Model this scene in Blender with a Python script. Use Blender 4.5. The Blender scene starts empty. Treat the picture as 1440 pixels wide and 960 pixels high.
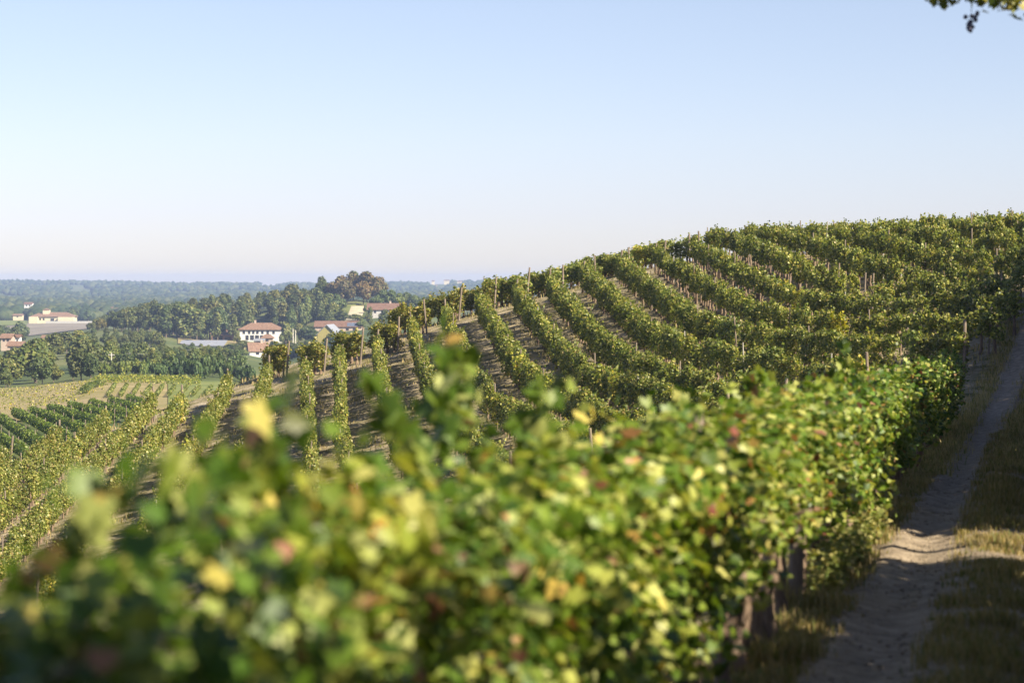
import bpy, bmesh, math, random
import numpy as np
from mathutils import Vector, Matrix, noise
random.seed(7); RNG = np.random.default_rng(7)
S = bpy.context.scene
COL = S.collection
R = math.radians
F = 3400.0            # focal length in pixels of the 1440-wide photograph (85 mm on 36 mm)
HZ = 393.0            # horizon line in that photograph

# ------------------------------------------------------------------ camera, sky, sun, exposure
cam_d = bpy.data.cameras.new('camera'); cam = bpy.data.objects.new('camera', cam_d); COL.objects.link(cam)
cam_d.sensor_width = 36; cam_d.lens = 85.0
cam.rotation_euler = (R(90) - math.atan((480 - HZ) / F), 0, 0)
cam_d.clip_start = 0.1; cam_d.clip_end = 30000
cam_d.dof.use_dof = True; cam_d.dof.focus_distance = 125; cam_d.dof.aperture_fstop = 2.3
S.camera = cam
S.cycles.use_denoising = True
S.cycles.max_bounces = 7; S.cycles.diffuse_bounces = 3; S.cycles.glossy_bounces = 2
S.cycles.transmission_bounces = 3; S.cycles.volume_bounces = 0; S.cycles.transparent_max_bounces = 6
S.cycles.sample_clamp_indirect = 6

SUN_AZ, SUN_EL = R(127), R(36)
world = bpy.data.worlds.new('World'); S.world = world; world.use_nodes = True
nt = world.node_tree
sky = nt.nodes.new('ShaderNodeTexSky'); sky.sky_type = 'NISHITA'; sky.sun_disc = False
sky.sun_elevation = SUN_EL; sky.sun_rotation = SUN_AZ
sky.air_density = 1.0; sky.dust_density = 0.2; sky.ozone_density = 1.6; sky.altitude = 200
bg = nt.nodes['Background']; bg.inputs['Strength'].default_value = 0.052
tn = nt.nodes.new('ShaderNodeMix'); tn.data_type = 'RGBA'; tn.blend_type = 'MULTIPLY'; tn.inputs[0].default_value = 1
wc = nt.nodes.new('ShaderNodeTexCoord'); ws = nt.nodes.new('ShaderNodeSeparateXYZ'); nt.links.new(wc.outputs['Generated'], ws.inputs[0])
wr = nt.nodes.new('ShaderNodeValToRGB'); wr.color_ramp.elements[0].color = (0.77, 0.80, 1.10, 1); wr.color_ramp.elements[1].color = (1.05, 0.935, 1.05, 1)
wr.color_ramp.elements[1].position = 0.11
for p_, c_ in ((0.027, (0.83, 0.82, 1.13, 1)), (0.057, (0.94, 0.885, 1.10, 1))): e_ = wr.color_ramp.elements.new(p_); e_.color = c_
nt.links.new(ws.outputs['Z'], wr.inputs[0]); nt.links.new(wr.outputs[0], tn.inputs[7])   # tint painted into the sky colour, bluer near the horizon
nt.links.new(sky.outputs[0], tn.inputs[6]); nt.links.new(tn.outputs[2], bg.inputs[0])
sl = bpy.data.lights.new('sun', 'SUN'); sun = bpy.data.objects.new('sun', sl); COL.objects.link(sun)
sl.energy = 5.0; sl.angle = R(0.53); sl.color = (1.0, 0.90, 0.70)
sv = Vector((math.sin(SUN_AZ) * math.cos(SUN_EL), math.cos(SUN_AZ) * math.cos(SUN_EL), math.sin(SUN_EL)))
sun.rotation_euler = sv.to_track_quat('Z', 'Y').to_euler(); sun.location = (60, -30, 60)
S.view_settings.view_transform = 'Standard'; S.view_settings.look = 'None'
S.view_settings.gamma = 1; S.view_settings.use_curve_mapping = False
S.view_settings.exposure = 1.4

# ------------------------------------------------------------------ helpers
def tag(o, label=None, cat=None, group=None, kind=None):
    if label: o['label'] = label
    if cat: o['category'] = cat
    if group: o['group'] = group
    if kind: o['kind'] = kind
    return o

def link(name, me, parent=None, loc=None, mats=()):
    o = bpy.data.objects.new(name, me); COL.objects.link(o)
    for m in mats: me.materials.append(m)
    if parent is not None: o.parent = parent
    if loc is not None: o.location = loc
    return o

def empty(name, loc, rz=0.0):
    o = bpy.data.objects.new(name, None); COL.objects.link(o)
    o.location = loc; o.rotation_euler = (0, 0, rz); o.empty_display_size = 0.2
    return o

def mesh_np(name, V, Fc, mat=None, smooth=False, uv=None):
    """V (n,3), Fc list of faces or an int array (m,k)"""
    me = bpy.data.meshes.new(name)
    V = np.asarray(V, dtype=np.float32)
    if isinstance(Fc, np.ndarray):
        m, k = Fc.shape
        me.vertices.add(len(V)); me.vertices.foreach_set('co', V.ravel())
        me.loops.add(m * k); me.loops.foreach_set('vertex_index', Fc.astype(np.int32).ravel())
        me.polygons.add(m)
        me.polygons.foreach_set('loop_start', np.arange(0, m * k, k, dtype=np.int32))
        me.update(calc_edges=True)
    else:
        me.from_pydata([tuple(map(float, v)) for v in V], [], Fc); me.update()
    if smooth: me.polygons.foreach_set('use_smooth', [True] * len(me.polygons))
    if mat: me.materials.append(mat)
    return me

class MB:
    def __init__(s): s.v = []; s.f = []
    def add(s, vs, fs):
        b = len(s.v); s.v += [tuple(v) for v in vs]; s.f += [tuple(i + b for i in f) for f in fs]
    def box(s, x0, x1, y0, y1, z0, z1):
        s.add([(x0,y0,z0),(x1,y0,z0),(x1,y1,z0),(x0,y1,z0),(x0,y0,z1),(x1,y0,z1),(x1,y1,z1),(x0,y1,z1)],
              [(3,2,1,0),(4,5,6,7),(0,1,5,4),(1,2,6,5),(2,3,7,6),(3,0,4,7)])
    def tube(s, pts, rad, n=6, cap=True):
        pts = [Vector(p) for p in pts]; b = len(s.v); m = len(pts)
        for i, p in enumerate(pts):
            t = (pts[min(i+1, m-1)] - pts[max(i-1, 0)]).normalized()
            a = t.orthogonal().normalized() if abs(t.z) > .95 else t.cross(Vector((0,0,1))).normalized()
            c = t.cross(a)
            r = rad[i] if hasattr(rad, '__len__') else rad
            for k in range(n):
                q = 2*math.pi*k/n
                s.v.append(tuple(p + a*(math.cos(q)*r) + c*(math.sin(q)*r)))
        for i in range(m-1):
            for k in range(n):
                k2 = (k+1) % n
                s.f.append((b+i*n+k, b+i*n+k2, b+(i+1)*n+k2, b+(i+1)*n+k))
        if cap:
            s.f.append(tuple(b+k for k in reversed(range(n)))); s.f.append(tuple(b+(m-1)*n+k for k in range(n)))
    def mesh(s, name, mat=None, smooth=False): return mesh_np(name, s.v, s.f, mat, smooth)
    def build(s, name, mat, parent=None, loc=None, smooth=False): return link(name, s.mesh(name, mat, smooth), parent, loc)

# ------------------------------------------------------------------ materials
def newmat(name):
    m = bpy.data.materials.new(name); m.use_nodes = True
    n = m.node_tree.nodes; b = n['Principled BSDF']
    return m, m.node_tree, n, b

def ramp(nt, stops, interp='LINEAR'):
    r = nt.nodes.new('ShaderNodeValToRGB'); cr = r.color_ramp; cr.interpolation = interp
    cr.elements[0].position = stops[0][0]; cr.elements[0].color = (*stops[0][1], 1)
    cr.elements[1].position = stops[1][0]; cr.elements[1].color = (*stops[1][1], 1)
    for p, c in stops[2:]:
        e = cr.elements.new(p); e.color = (*c, 1)
    return r

def leaf_mat(name, stops, rough=0.42, transl=0.35, spec=0.5, tint=True):
    """leaves: every leaf (mesh island) takes its own colour; obj.color tints a whole plant"""
    m, nt, n, b = newmat(name)
    geo = n.new('ShaderNodeNewGeometry'); oi = n.new('ShaderNodeObjectInfo')
    add = n.new('ShaderNodeMath'); add.operation = 'ADD'
    fr = n.new('ShaderNodeMath'); fr.operation = 'FRACT'
    nt.links.new(geo.outputs['Random Per Island'], add.inputs[0]); nt.links.new(oi.outputs['Random'], add.inputs[1])
    nt.links.new(add.outputs[0], fr.inputs[0])
    r = ramp(nt, stops); nt.links.new(fr.outputs[0], r.inputs[0])
    mul = n.new('ShaderNodeMix'); mul.data_type = 'RGBA'; mul.blend_type = 'MULTIPLY'; mul.inputs[0].default_value = 1
    nt.links.new(r.outputs[0], mul.inputs[6]); nt.links.new(oi.outputs['Color'], mul.inputs[7])
    src = mul.outputs[2]
    nt.links.new(src, b.inputs['Base Color']); b.inputs['Roughness'].default_value = rough
    b.inputs['Specular IOR Level'].default_value = spec
    tr = n.new('ShaderNodeBsdfTranslucent')
    br = n.new('ShaderNodeMix'); br.data_type = 'RGBA'; br.blend_type = 'MULTIPLY'; br.inputs[0].default_value = 1
    nt.links.new(src, br.inputs[6]); br.inputs[7].default_value = (1.5, 1.45, 0.7, 1)
    nt.links.new(br.outputs[2], tr.inputs[0])
    mx = n.new('ShaderNodeMixShader'); mx.inputs[0].default_value = transl
    nt.links.new(b.outputs[0], mx.inputs[1]); nt.links.new(tr.outputs[0], mx.inputs[2])
    nt.links.new(mx.outputs[0], n['Material Output'].inputs[0])
    return m

def noise_mat(name, stops, scale, rough=0.9, detail=6, bump=0.0, bscale=None, spec=0.2, dist=0.02, stretch=None):
    m, nt, n, b = newmat(name)
    tc = n.new('ShaderNodeTexCoord'); tx = n.new('ShaderNodeTexNoise')
    tx.inputs['Scale'].default_value = scale; tx.inputs['Detail'].default_value = detail; tx.inputs['Roughness'].default_value = 0.65
    src = tc.outputs['Object']
    if stretch:
        mp = n.new('ShaderNodeMapping'); mp.inputs['Scale'].default_value = stretch
        nt.links.new(src, mp.inputs[0]); src = mp.outputs[0]
    nt.links.new(src, tx.inputs[0])
    r = ramp(nt, stops); nt.links.new(tx.outputs[0], r.inputs[0])
    nt.links.new(r.outputs[0], b.inputs['Base Color']); b.inputs['Roughness'].default_value = rough
    b.inputs['Specular IOR Level'].default_value = spec
    if bump:
        t2 = n.new('ShaderNodeTexNoise'); t2.inputs['Scale'].default_value = bscale or scale*4; t2.inputs['Detail'].default_value = 8
        nt.links.new(src, t2.inputs[0])
        bp = n.new('ShaderNodeBump'); bp.inputs['Strength'].default_value = bump; bp.inputs['Distance'].default_value = dist
        nt.links.new(t2.outputs[0], bp.inputs['Height']); nt.links.new(bp.outputs[0], b.inputs['Normal'])
    return m

G1, G2, G3 = (0.050,0.105,0.014), (0.085,0.150,0.022), (0.150,0.205,0.040)
LEAF_NEAR = leaf_mat('near vine leaf', [(0.0,(0.040,0.080,0.007)),(0.28,(0.070,0.125,0.012)),(0.52,(0.125,0.180,0.022)),(0.74,(0.22,0.250,0.05)),
      (0.90,(0.33,0.35,0.12)),(0.940,(0.38,0.32,0.08)),(0.952,(0.26,0.10,0.03)),(0.966,(0.24,0.16,0.10)),(0.982,(0.13,0.03,0.025)),(1.0,(0.06,0.10,0.01))], rough=0.48, transl=0.34, spec=0.4)
LEAF_HILL = leaf_mat('hill vine leaf', [(0.0,(0.060,0.085,0.012)),(0.30,(0.100,0.130,0.020)),(0.58,(0.175,0.200,0.036)),(0.83,(0.29,0.285,0.075)),
      (0.95,(0.38,0.34,0.12)),(1.0,(0.22,0.15,0.06))], rough=0.45, transl=0.42, spec=0.4)
LEAF_TREE = leaf_mat('tree leaf', [(0.0,(0.050,0.070,0.018)),(0.4,(0.078,0.098,0.026)),(0.75,(0.120,0.132,0.036)),(1.0,(0.17,0.16,0.055))], rough=0.55, transl=0.22, spec=0.3)
LEAF_BROWN = leaf_mat('browning leaf', [(0.0,(0.11,0.080,0.032)),(0.45,(0.155,0.105,0.042)),(0.8,(0.12,0.11,0.038)),(1.0,(0.085,0.10,0.03))], rough=0.6, transl=0.2, spec=0.3)
LEAF_BRANCH = leaf_mat('roadside tree leaf', [(0.0,(0.05,0.08,0.012)),(0.4,(0.10,0.13,0.018)),(0.7,(0.22,0.21,0.04)),(1.0,(0.42,0.36,0.12))], rough=0.42, transl=0.3)
BARK = noise_mat('vine bark', [(0.3,(0.10,0.065,0.042)),(0.7,(0.26,0.19,0.14))], 22, bump=0.8, dist=0.01, stretch=(1,1,.25))
TREE_BARK = noise_mat('tree bark', [(0.3,(0.08,0.06,0.045)),(0.7,(0.19,0.15,0.11))], 6, bump=0.5)
POST = noise_mat('weathered post', [(0.3,(0.11,0.085,0.065)),(0.7,(0.27,0.215,0.165))], 9, bump=0.5, dist=0.01, stretch=(1,1,.2))
POST_C = noise_mat('concrete post', [(0.3,(0.26,0.24,0.20)),(0.7,(0.38,0.35,0.30))], 12, bump=0.3)
GRAPE = noise_mat('grape skin', [(0.35,(0.012,0.010,0.035)),(0.7,(0.05,0.05,0.11))], 40, rough=0.45, spec=0.5)
GRASS = leaf_mat('dry grass blade', [(0.0,(0.34,0.26,0.12)),(0.45,(0.42,0.33,0.17)),(0.7,(0.22,0.21,0.07)),(1.0,(0.12,0.15,0.03))], rough=0.7, transl=0.3, spec=0.2)
WEED = leaf_mat('weed leaf', [(0.0,(0.10,0.14,0.03)),(0.5,(0.20,0.21,0.06)),(1.0,(0.34,0.29,0.11))], rough=0.6, transl=0.3, spec=0.2)

def ground_mat():
    m, nt, n, b = newmat('vineyard soil')
    tc = n.new('ShaderNodeTexCoord')
    a = n.new('ShaderNodeTexNoise'); a.inputs['Scale'].default_value = 0.9; a.inputs['Detail'].default_value = 8; a.inputs['Roughness'].default_value = .7
    nt.links.new(tc.outputs['Object'], a.inputs[0])
    ra = ramp(nt, [(0.33,(0.12,0.125,0.04)),(0.44,(0.22,0.195,0.10)),(0.55,(0.40,0.335,0.235)),(0.70,(0.52,0.455,0.355))]); nt.links.new(a.outputs[0], ra.inputs[0])
    f = n.new('ShaderNodeTexNoise'); f.inputs['Scale'].default_value = 9; f.inputs['Detail'].default_value = 8; f.inputs['Roughness'].default_value = .8
    nt.links.new(tc.outputs['Object'], f.inputs[0])
    rf = ramp(nt, [(0.35,(0.55,0.55,0.5)),(0.65,(1.25,1.2,1.15))]); nt.links.new(f.outputs[0], rf.inputs[0])
    mu = n.new('ShaderNodeMix'); mu.data_type='RGBA'; mu.blend_type='MULTIPLY'; mu.inputs[0].default_value=1
    nt.links.new(ra.outputs[0], mu.inputs[6]); nt.links.new(rf.outputs[0], mu.inputs[7]); nt.links.new(mu.outputs[2], b.inputs['Base Color'])
    b.inputs['Roughness'].default_value = .95; b.inputs['Specular IOR Level'].default_value = .1
    bp = n.new('ShaderNodeBump'); bp.inputs['Strength'].default_value = .9; bp.inputs['Distance'].default_value = .12
    nt.links.new(f.outputs[0], bp.inputs['Height']); nt.links.new(bp.outputs[0], b.inputs['Normal'])
    return m
SOIL = ground_mat()
TRACK = noise_mat('track dust', [(0.30,(0.16,0.125,0.085)),(0.45,(0.25,0.195,0.135)),(0.58,(0.35,0.275,0.195)),(0.75,(0.46,0.37,0.27))], 5.0, detail=12, bump=1.0, bscale=30, dist=0.06)
VALLEY = noise_mat('valley grass', [(0.35,(0.050,0.075,0.022)),(0.5,(0.085,0.105,0.030)),(0.65,(0.15,0.15,0.055))], 0.012, detail=10)
F_STRAW = noise_mat('straw field', [(0.35,(0.18,0.16,0.055)),(0.55,(0.26,0.21,0.10)),(0.7,(0.33,0.25,0.14))], 0.10, detail=9)
F_GREEN = noise_mat('green field', [(0.35,(0.11,0.14,0.035)),(0.65,(0.19,0.20,0.06))], 0.15, detail=9)
F_PLOUGH = noise_mat('ploughed field', [(0.35,(0.17,0.145,0.115)),(0.65,(0.25,0.215,0.17))], 0.05, detail=9)
F_PATH = noise_mat('pale path', [(0.35,(0.38,0.33,0.22)),(0.65,(0.50,0.43,0.30))], 0.3, detail=8)
def plain(name, c, rough=0.8, var=0.15, scale=1.5):
    lo = tuple(x*(1-var) for x in c); hi = tuple(min(1, x*(1+var)) for x in c)
    return noise_mat(name, [(0.35, lo), (0.65, hi)], scale, rough=rough)
W_WHITE = plain('white render', (0.62,0.60,0.57), var=.08); W_CREAM = plain('cream render', (0.55,0.47,0.33), var=.1)
W_YELLOW = plain('yellow render', (0.34,0.29,0.10), var=.08); W_PINK = plain('pink render', (0.40,0.31,0.25), var=.1)
W_GREY = plain('grey wall', (0.40,0.38,0.36), var=.12); W_BROWN = plain('dark timber', (0.16,0.09,0.06), var=.3)
T_ROOF = noise_mat('terracotta tiles', [(0.3,(0.12,0.075,0.052)),(0.5,(0.19,0.115,0.08)),(0.7,(0.27,0.175,0.12))], 0.9, detail=9, bump=0.6, bscale=5, stretch=(3,1,1))
T_RED = noise_mat('red tiles', [(0.3,(0.115,0.065,0.048)),(0.7,(0.185,0.110,0.078))], 0.9, detail=9, bump=0.5, bscale=5)
T_GREY = plain('grey sheet roof', (0.25,0.26,0.29), rough=.4, var=.12); GLASS = plain('dark window', (0.035,0.035,0.045), rough=.25)
PANEL = plain('solar panel', (0.10,0.12,0.17), rough=.2); POLE = plain('pale pole', (0.55,0.51,0.45))

# ------------------------------------------------------------------ terrain
AZ = 0.206; SA, CA = math.sin(AZ), math.cos(AZ)      # bearing of the track and of the foreground row
def along(d, lat): return (d*SA + lat*CA, d*CA - lat*SA)

def track_shift(d): return 0.0 if d < 62 else 0.0011*(d-62)**2
def smax(a, b, k): 
    h = np.clip(0.5 + 0.5*(a-b)/k, 0, 1); return b*(1-h) + a*h + k*h*(1-h)
def smin(a, b, k): return -smax(-a, -b, k)
TD = [-60, -20, 0, 10, 20, 30, 45, 60, 75, 90, 110]; TZ = [0.5, -1.2, -1.95, -2.5, -2.88, -3.1, -3.55, -4.0, -4.2, -3.75, -2.2]
def hill(x, y):
    p = -16.9 + 0.27*x + 0.10*y
    p = smin(p, 1.55 + 0*x, 1.3)
    t = np.maximum(0, y - (151.5 - 14*np.clip((-13-x)/15, 0, 1)))
    return p - np.where(t < 14, 0.011*t*t, 0.011*196 + 0.308*(t-14))
def near_ground(x, y):
    x = np.asarray(x, float); y = np.asarray(y, float)
    d = x*SA + y*CA; lat = x*CA - y*SA
    sh = np.where(d < 62, 0, 0.0011*(d-62)**2); l = lat - sh
    z = np.interp(d, TD, TZ)
    left = np.maximum(0, -2.6 - l)
    z = z - 0.42*left - 0.0*left
    z = z + 0.30*np.clip(l-1.1, 0, 3) + 0.10*np.clip(l-4.1, 0, 60)
    # wheel ruts and a crown of grass between them
    z = z - 0.07*np.exp(-((l+1.02)/0.26)**2) - 0.07*np.exp(-((l-0.42)/0.26)**2) + 0.05*np.exp(-((l+0.3)/0.3)**2)
    h = hill(x, y)
    return smax(z, h, 1.2)
def gz(x, y): return float(near_ground(x, y))

PXC = [-1500, 0, 150, 300, 400, 500, 560, 640, 800, 3000]
PROF = [
 [(230,640),(285,600),(330,582),(420,552),(480,543),(650,515),(800,494),(1100,486),(1450,476),(1690,455),(1750,452),(2000,449),(2600,436),(3500,424),(5000,401),(5600,399),(9000,420)],
 [(230,640),(285,600),(330,582),(420,552),(480,543),(650,515),(800,494),(1100,486),(1450,476),(1690,455),(1750,452),(2000,449),(2600,436),(3500,424),(5000,401),(5600,399),(9000,420)],
 [(230,628),(285,588),(330,566),(420,541),(480,531),(650,510),(850,483),(950,470),(1050,462),(1300,468),(1690,455),(2000,449),(2600,436),(3500,424),(5000,402),(5600,400),(9000,420)],
 [(230,612),(285,580),(330,562),(420,546),(480,530),(650,506),(900,491),(960,487),(1000,479),(1060,472),(1150,447),(1200,443),(1300,452),(2600,436),(3500,424),(5000,404),(5600,402),(9000,420)],
 [(230,600),(285,580),(330,572),(420,560),(480,548),(650,515),(860,508),(960,501),(1000,484),(1060,471),(1150,436),(1200,432),(1300,446),(2600,436),(3500,424),(5000,404),(5600,403),(9000,420)],
 [(230,600),(285,580),(330,572),(420,560),(480,548),(650,520),(900,484),(1000,461),(1060,445),(1120,424),(1160,420),(1300,440),(2600,434),(3500,422),(5000,404),(5600,402),(9000,420)],
 [(230,600),(285,580),(330,572),(420,560),(480,548),(650,525),(900,484),(1000,456),(1060,441),(1120,430),(1160,428),(1300,442),(2600,432),(3500,420),(5000,403),(5600,401),(9000,420)],
 [(230,600),(285,580),(330,572),(420,560),(480,548),(650,525),(900,484),(1000,464),(1060,452),(1120,448),(1160,446),(1300,444),(2600,430),(3500,418),(5000,401),(5600,399),(9000,420)],
 [(230,600),(285,580),(330,572),(420,560),(480,548),(650,525),(900,484),(1000,464),(1060,452),(1120,448),(1160,446),(1300,444),(2600,430),(3500,418),(5000,403),(5600,401),(9000,420)],
 [(230,600),(285,580),(330,572),(420,560),(480,548),(650,525),(900,484),(1000,464),(1060,452),(1120,448),(1160,446),(1300,444),(2600,430),(3500,418),(5000,403),(5600,401),(9000,420)]]
PLOG = [(np.log([a for a, _ in p]), np.array([b for _, b in p], float)) for p in PROF]
def far_ground(px, Y):
    px = np.asarray(px, float); Y = np.asarray(Y, float); px, Y = np.broadcast_arrays(px, Y)
    cols = np.stack([np.interp(np.log(Y), a, b) for a, b in PLOG])       # (cols, ...)
    i = np.clip(np.searchsorted(PXC, px, side='right') - 1, 0, len(PXC)-2)
    p0 = np.array(PXC, float)[i]; p1 = np.array(PXC, float)[i+1]
    t = np.clip((px-p0)/(p1-p0), 0, 1); t = t*t*(3-2*t)
    e = np.take_along_axis(cols, i[None], 0)[0]*(1-t) + np.take_along_axis(cols, (i+1)[None], 0)[0]*t
    z = Y*(HZ - e)/F
    w = np.clip((Y-170)/60, 0, 1); w = w*w*(3-2*w)
    zn = near_ground(Y*(px-720)/F, np.minimum(Y, 185))
    return zn*(1-w) + z*w
def fpt(px, Y): return Vector((Y*(px-720)/F, Y, float(far_ground(px, Y))))

def grid_mesh(name, X, Yv, Z, mat, smooth=True):
    ny, nx = X.shape
    V = np.stack([X, Yv, Z], -1).reshape(-1, 3)
    idx = np.arange(nx*ny).reshape(ny, nx)
    Fc = np.stack([idx[:-1,:-1], idx[:-1,1:], idx[1:,1:], idx[1:,:-1]], -1).reshape(-1, 4)
    return mesh_np(name, V, Fc, mat, smooth)

xs = np.arange(-75, 60.1, 0.6); ys = np.arange(-25, 178.1, 0.6)
X, Y = np.meshgrid(xs, ys); Z = near_ground(X, Y)
nz = np.zeros_like(Z)
for s, a in ((0.5, .05), (1.9, .02)):
    nz += a*np.array([[noise.noise((x*s, y*s, 3.1)) for x in xs] for y in ys])
dd = X*SA + Y*CA; ll = X*CA - Y*SA
lt_ = ll - np.where(dd < 62, 0, 0.0011*(dd-62)**2)
inT = np.clip((1.5 - np.abs(lt_ + .3))/.4, 0, 1)*((dd > 1) & (dd < 113))
Z = Z + nz*1.6*(1-inT) - 0.12*inT
tag(link('ground', grid_mesh('ground', X, Y, Z, SOIL)), kind='structure')
us = np.concatenate([np.linspace(-1500, -60, 25), np.linspace(-40, 820, 130), np.linspace(880, 3000, 30)])
Ys = np.exp(np.linspace(math.log(172), math.log(6100), 170))
U, YY = np.meshgrid(us, Ys); ZZ = far_ground(U, YY)
tag(link('valley_ground', grid_mesh('valley_ground', YY*(U-720)/F, YY, ZZ - 0.05, VALLEY)), kind='structure')

# the dirt track: a fine sheet laid 4 mm and more above the ground, with its two ruts
dv = np.arange(2, 112, 0.25); lv = np.concatenate([np.linspace(-1.75, 1.25, 25)])
D, L = np.meshgrid(dv, lv, indexing='ij')
nar = np.clip((D-36)/28, 0, 1); L = (L+.25)*(1-.58*nar) - .25 - .55*nar
L2 = L + np.where(D < 62, 0, 0.0011*(D-62)**2)
TX, TY = D*SA + L2*CA, D*CA - L2*SA
wob = np.array([[noise.noise((x*.8, y*.8, 9.)) for x, y in zip(rx, ry)] for rx, ry in zip(TX, TY)])
wob2 = np.array([[noise.noise((x*4, y*4, 5.)) for x, y in zip(rx, ry)] for rx, ry in zip(TX, TY)])
edge = np.clip((1.5*(1-.58*nar) - np.abs(L+.25+.55*nar))/(.35*(1-.4*nar)), 0, 1)
TZs = near_ground(TX, TY) + 0.03*edge - 0.10*(1-edge) + 0.02*wob + 0.010*wob2
tag(link('dirt_track', grid_mesh('dirt_track', TX, TY, TZs, TRACK)), kind='structure')

# ------------------------------------------------------------------ leaves and vines
def rot_frames(nrm, tip):
    """per-leaf frames: columns tip direction, side, normal"""
    nrm = nrm/np.linalg.norm(nrm, axis=1, keepdims=True)
    t = tip - (tip*nrm).sum(1, keepdims=True)*nrm
    t /= np.maximum(np.linalg.norm(t, axis=1, keepdims=True), 1e-6)
    s = np.cross(nrm, t)
    return t, s, nrm
VINE_LEAF = np.array([(0,0),(-.22,.30),(.02,.56),(.22,.36),(.42,.60),(.58,.30),(.98,.0),(.58,-.30),(.42,-.60),(.22,-.36),(.02,-.56),(-.22,-.30)])
def leaf_cloud(P, N, T, size, kind):
    """P centres, N normals, T tip directions -> V, F"""
    t, s, n = rot_frames(N, T); sz = size[:, None]
    m = len(P)
    if kind == 'vine':       # lobed leaf folded along its midrib
        k = len(VINE_LEAF)
        V = np.empty((m, k, 3))
        for j, (a, b) in enumerate(VINE_LEAF):
            V[:, j] = P + sz*(t*(a-.35) + s*b*.92 - n*(0.22*abs(b) + 0.18*(a-.3)**2)*1.0)
        tri = np.array([(0,1,2),(0,2,3),(0,3,4),(0,4,5),(0,5,6),(0,6,7),(0,7,8),(0,8,9),(0,9,10),(0,10,11)])
    elif kind == 'bent':     # five-sided folded leaf for middle distances
        pts = [(-.45,0),(-.1,.5),(.55,0),(-.1,-.5)]; k = 4
        V = np.empty((m, k, 3))
        for j, (a, b) in enumerate(pts):
            V[:, j] = P + sz*(t*a + s*b - n*0.3*abs(b))
        tri = np.array([(0,2,1),(0,3,2)])
    else:                    # ragged clump of leaves for far trees
        pts = [(-.5,-.15),(-.2,.45),(.45,.30),(.5,-.3),(-.1,-.5)]; k = 5
        V = np.empty((m, k, 3))
        J = RNG.normal(0, .10, (m, k, 3))
        for j, (a, b) in enumerate(pts):
            V[:, j] = P + sz*(t*a + s*b + n*(.12 if j % 2 else -.10)) + sz*J[:, j]
        tri = np.array([(0,2,1),(0,3,2),(0,4,3)])
    Fc = (tri[None] + (np.arange(m)*k)[:, None, None]).reshape(-1, 3)
    return V.reshape(-1, 3), Fc

def vine_canopy(nl, lx, ly, z0, z1, size, kind, shoots=5, seed=0):
    """a trellised vine: clumps of leaves along the wires, shoots above the top"""
    g = np.random.default_rng(seed)
    nb = 9
    bx = g.uniform(-lx*.5, lx*.5, nb); by = g.normal(0, ly*.16, nb); bz = z0 + (z1-z0)*g.beta(1.3, 1.0, nb)
    br = g.uniform(.18, .34, nb)*(z1-z0)/1.2
    k = g.integers(0, nb, nl)
    dirs = g.normal(0, 1, (nl, 3)); dirs /= np.linalg.norm(dirs, axis=1, keepdims=True)
    rad = (br[k]*g.uniform(.45, 1.08, nl))[:, None]
    P = np.stack([bx[k], by[k], bz[k]], 1) + dirs*rad*np.array([1.15, ly/.62, 1.0])
    m2 = int(nl*(.34 if kind == 'vine' else .55))                        # even filling of the leaf wall
    Q = np.stack([g.uniform(-lx*.56, lx*.56, m2), g.choice([-1, 1], m2)*ly*.5*g.uniform(.25, 1.0, m2), z0 + (z1-z0)*g.uniform(0.05, 1, m2)], 1)
    Qd = np.stack([g.normal(0, .5, m2), np.sign(Q[:, 1]), g.normal(.35, .5, m2)], 1)
    P = np.concatenate([P, Q]); N = np.concatenate([dirs + [0, 0, .25], Qd])
    sh = []
    for _ in range(shoots):
        x, y = g.uniform(-lx*.5, lx*.5), g.normal(0, ly*.2); h = g.uniform(.12, .42)*(z1-z0)/1.2; lean = g.normal(0, .25, 2)
        for q in np.linspace(.1, 1, 9):
            sh.append((x + lean[0]*h*q, y + lean[1]*h*q, z1 - .05 + h*q))
    if sh:
        sh = np.array(sh) + g.normal(0, .03, (len(sh), 3)); P = np.concatenate([P, sh]); N = np.concatenate([N, g.normal(0, 1, (len(sh), 3)) + [0, 0, .3]])
    N = N + g.normal(0, .6, N.shape); P[:, 2] = np.maximum(P[:, 2], z0*.72)
    T = g.normal(0, .5, P.shape) + [0, 0, -1.0]
    sz = g.uniform(size[0], size[1], len(P))
    return leaf_cloud(P, N, T, sz, kind)

NEARV, HILLV = [], []
for i in range(7):
    V, Fc = vine_canopy(760, 1.0, .72, .58, 1.86, (.045, .098), 'vine', 5, 100+i); NEARV.append(mesh_np('vine', V, Fc, LEAF_NEAR))
for i in range(9):
    V, Fc = vine_canopy(330, .84, .52, .66, 1.58, (.08, .15), 'bent', 3, 200+i); HILLV.append(mesh_np('vine', V, Fc, LEAF_HILL))
LOWV = []
for i in range(9):
    V, Fc = vine_canopy(400, .84, .56, .40, 1.58, (.08, .15), 'bent', 3, 240+i); LOWV.append(mesh_np('vine', V, Fc, LEAF_HILL))
def trunk_mesh(seed, h, r, n=8, seg=9):
    g = random.Random(seed); b = MB(); pts = []; rad = []
    x = y = 0
    for i in range(seg):
        q = i/(seg-1); x += g.gauss(0, .022); y += g.gauss(0, .018)
        pts.append((x, y, -.12 + (h+.12)*q)); rad.append(r*(1.35 - .55*q)*g.uniform(.82, 1.2))
    b.tube(pts, rad, n)
    for s in (-1, 1):
        b.tube([pts[-1], (x + s*.18, y + g.gauss(0,.03), h+.10), (x + s*.42, y, h+.16)], [r*.6, r*.42, r*.3], n)
    return b.mesh('trunk', BARK, True)
NEART = [trunk_mesh(i, .72, .045) for i in range(5)]; HILLT = [trunk_mesh(20+i, .75, .05, 5, 6) for i in range(4)]
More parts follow.
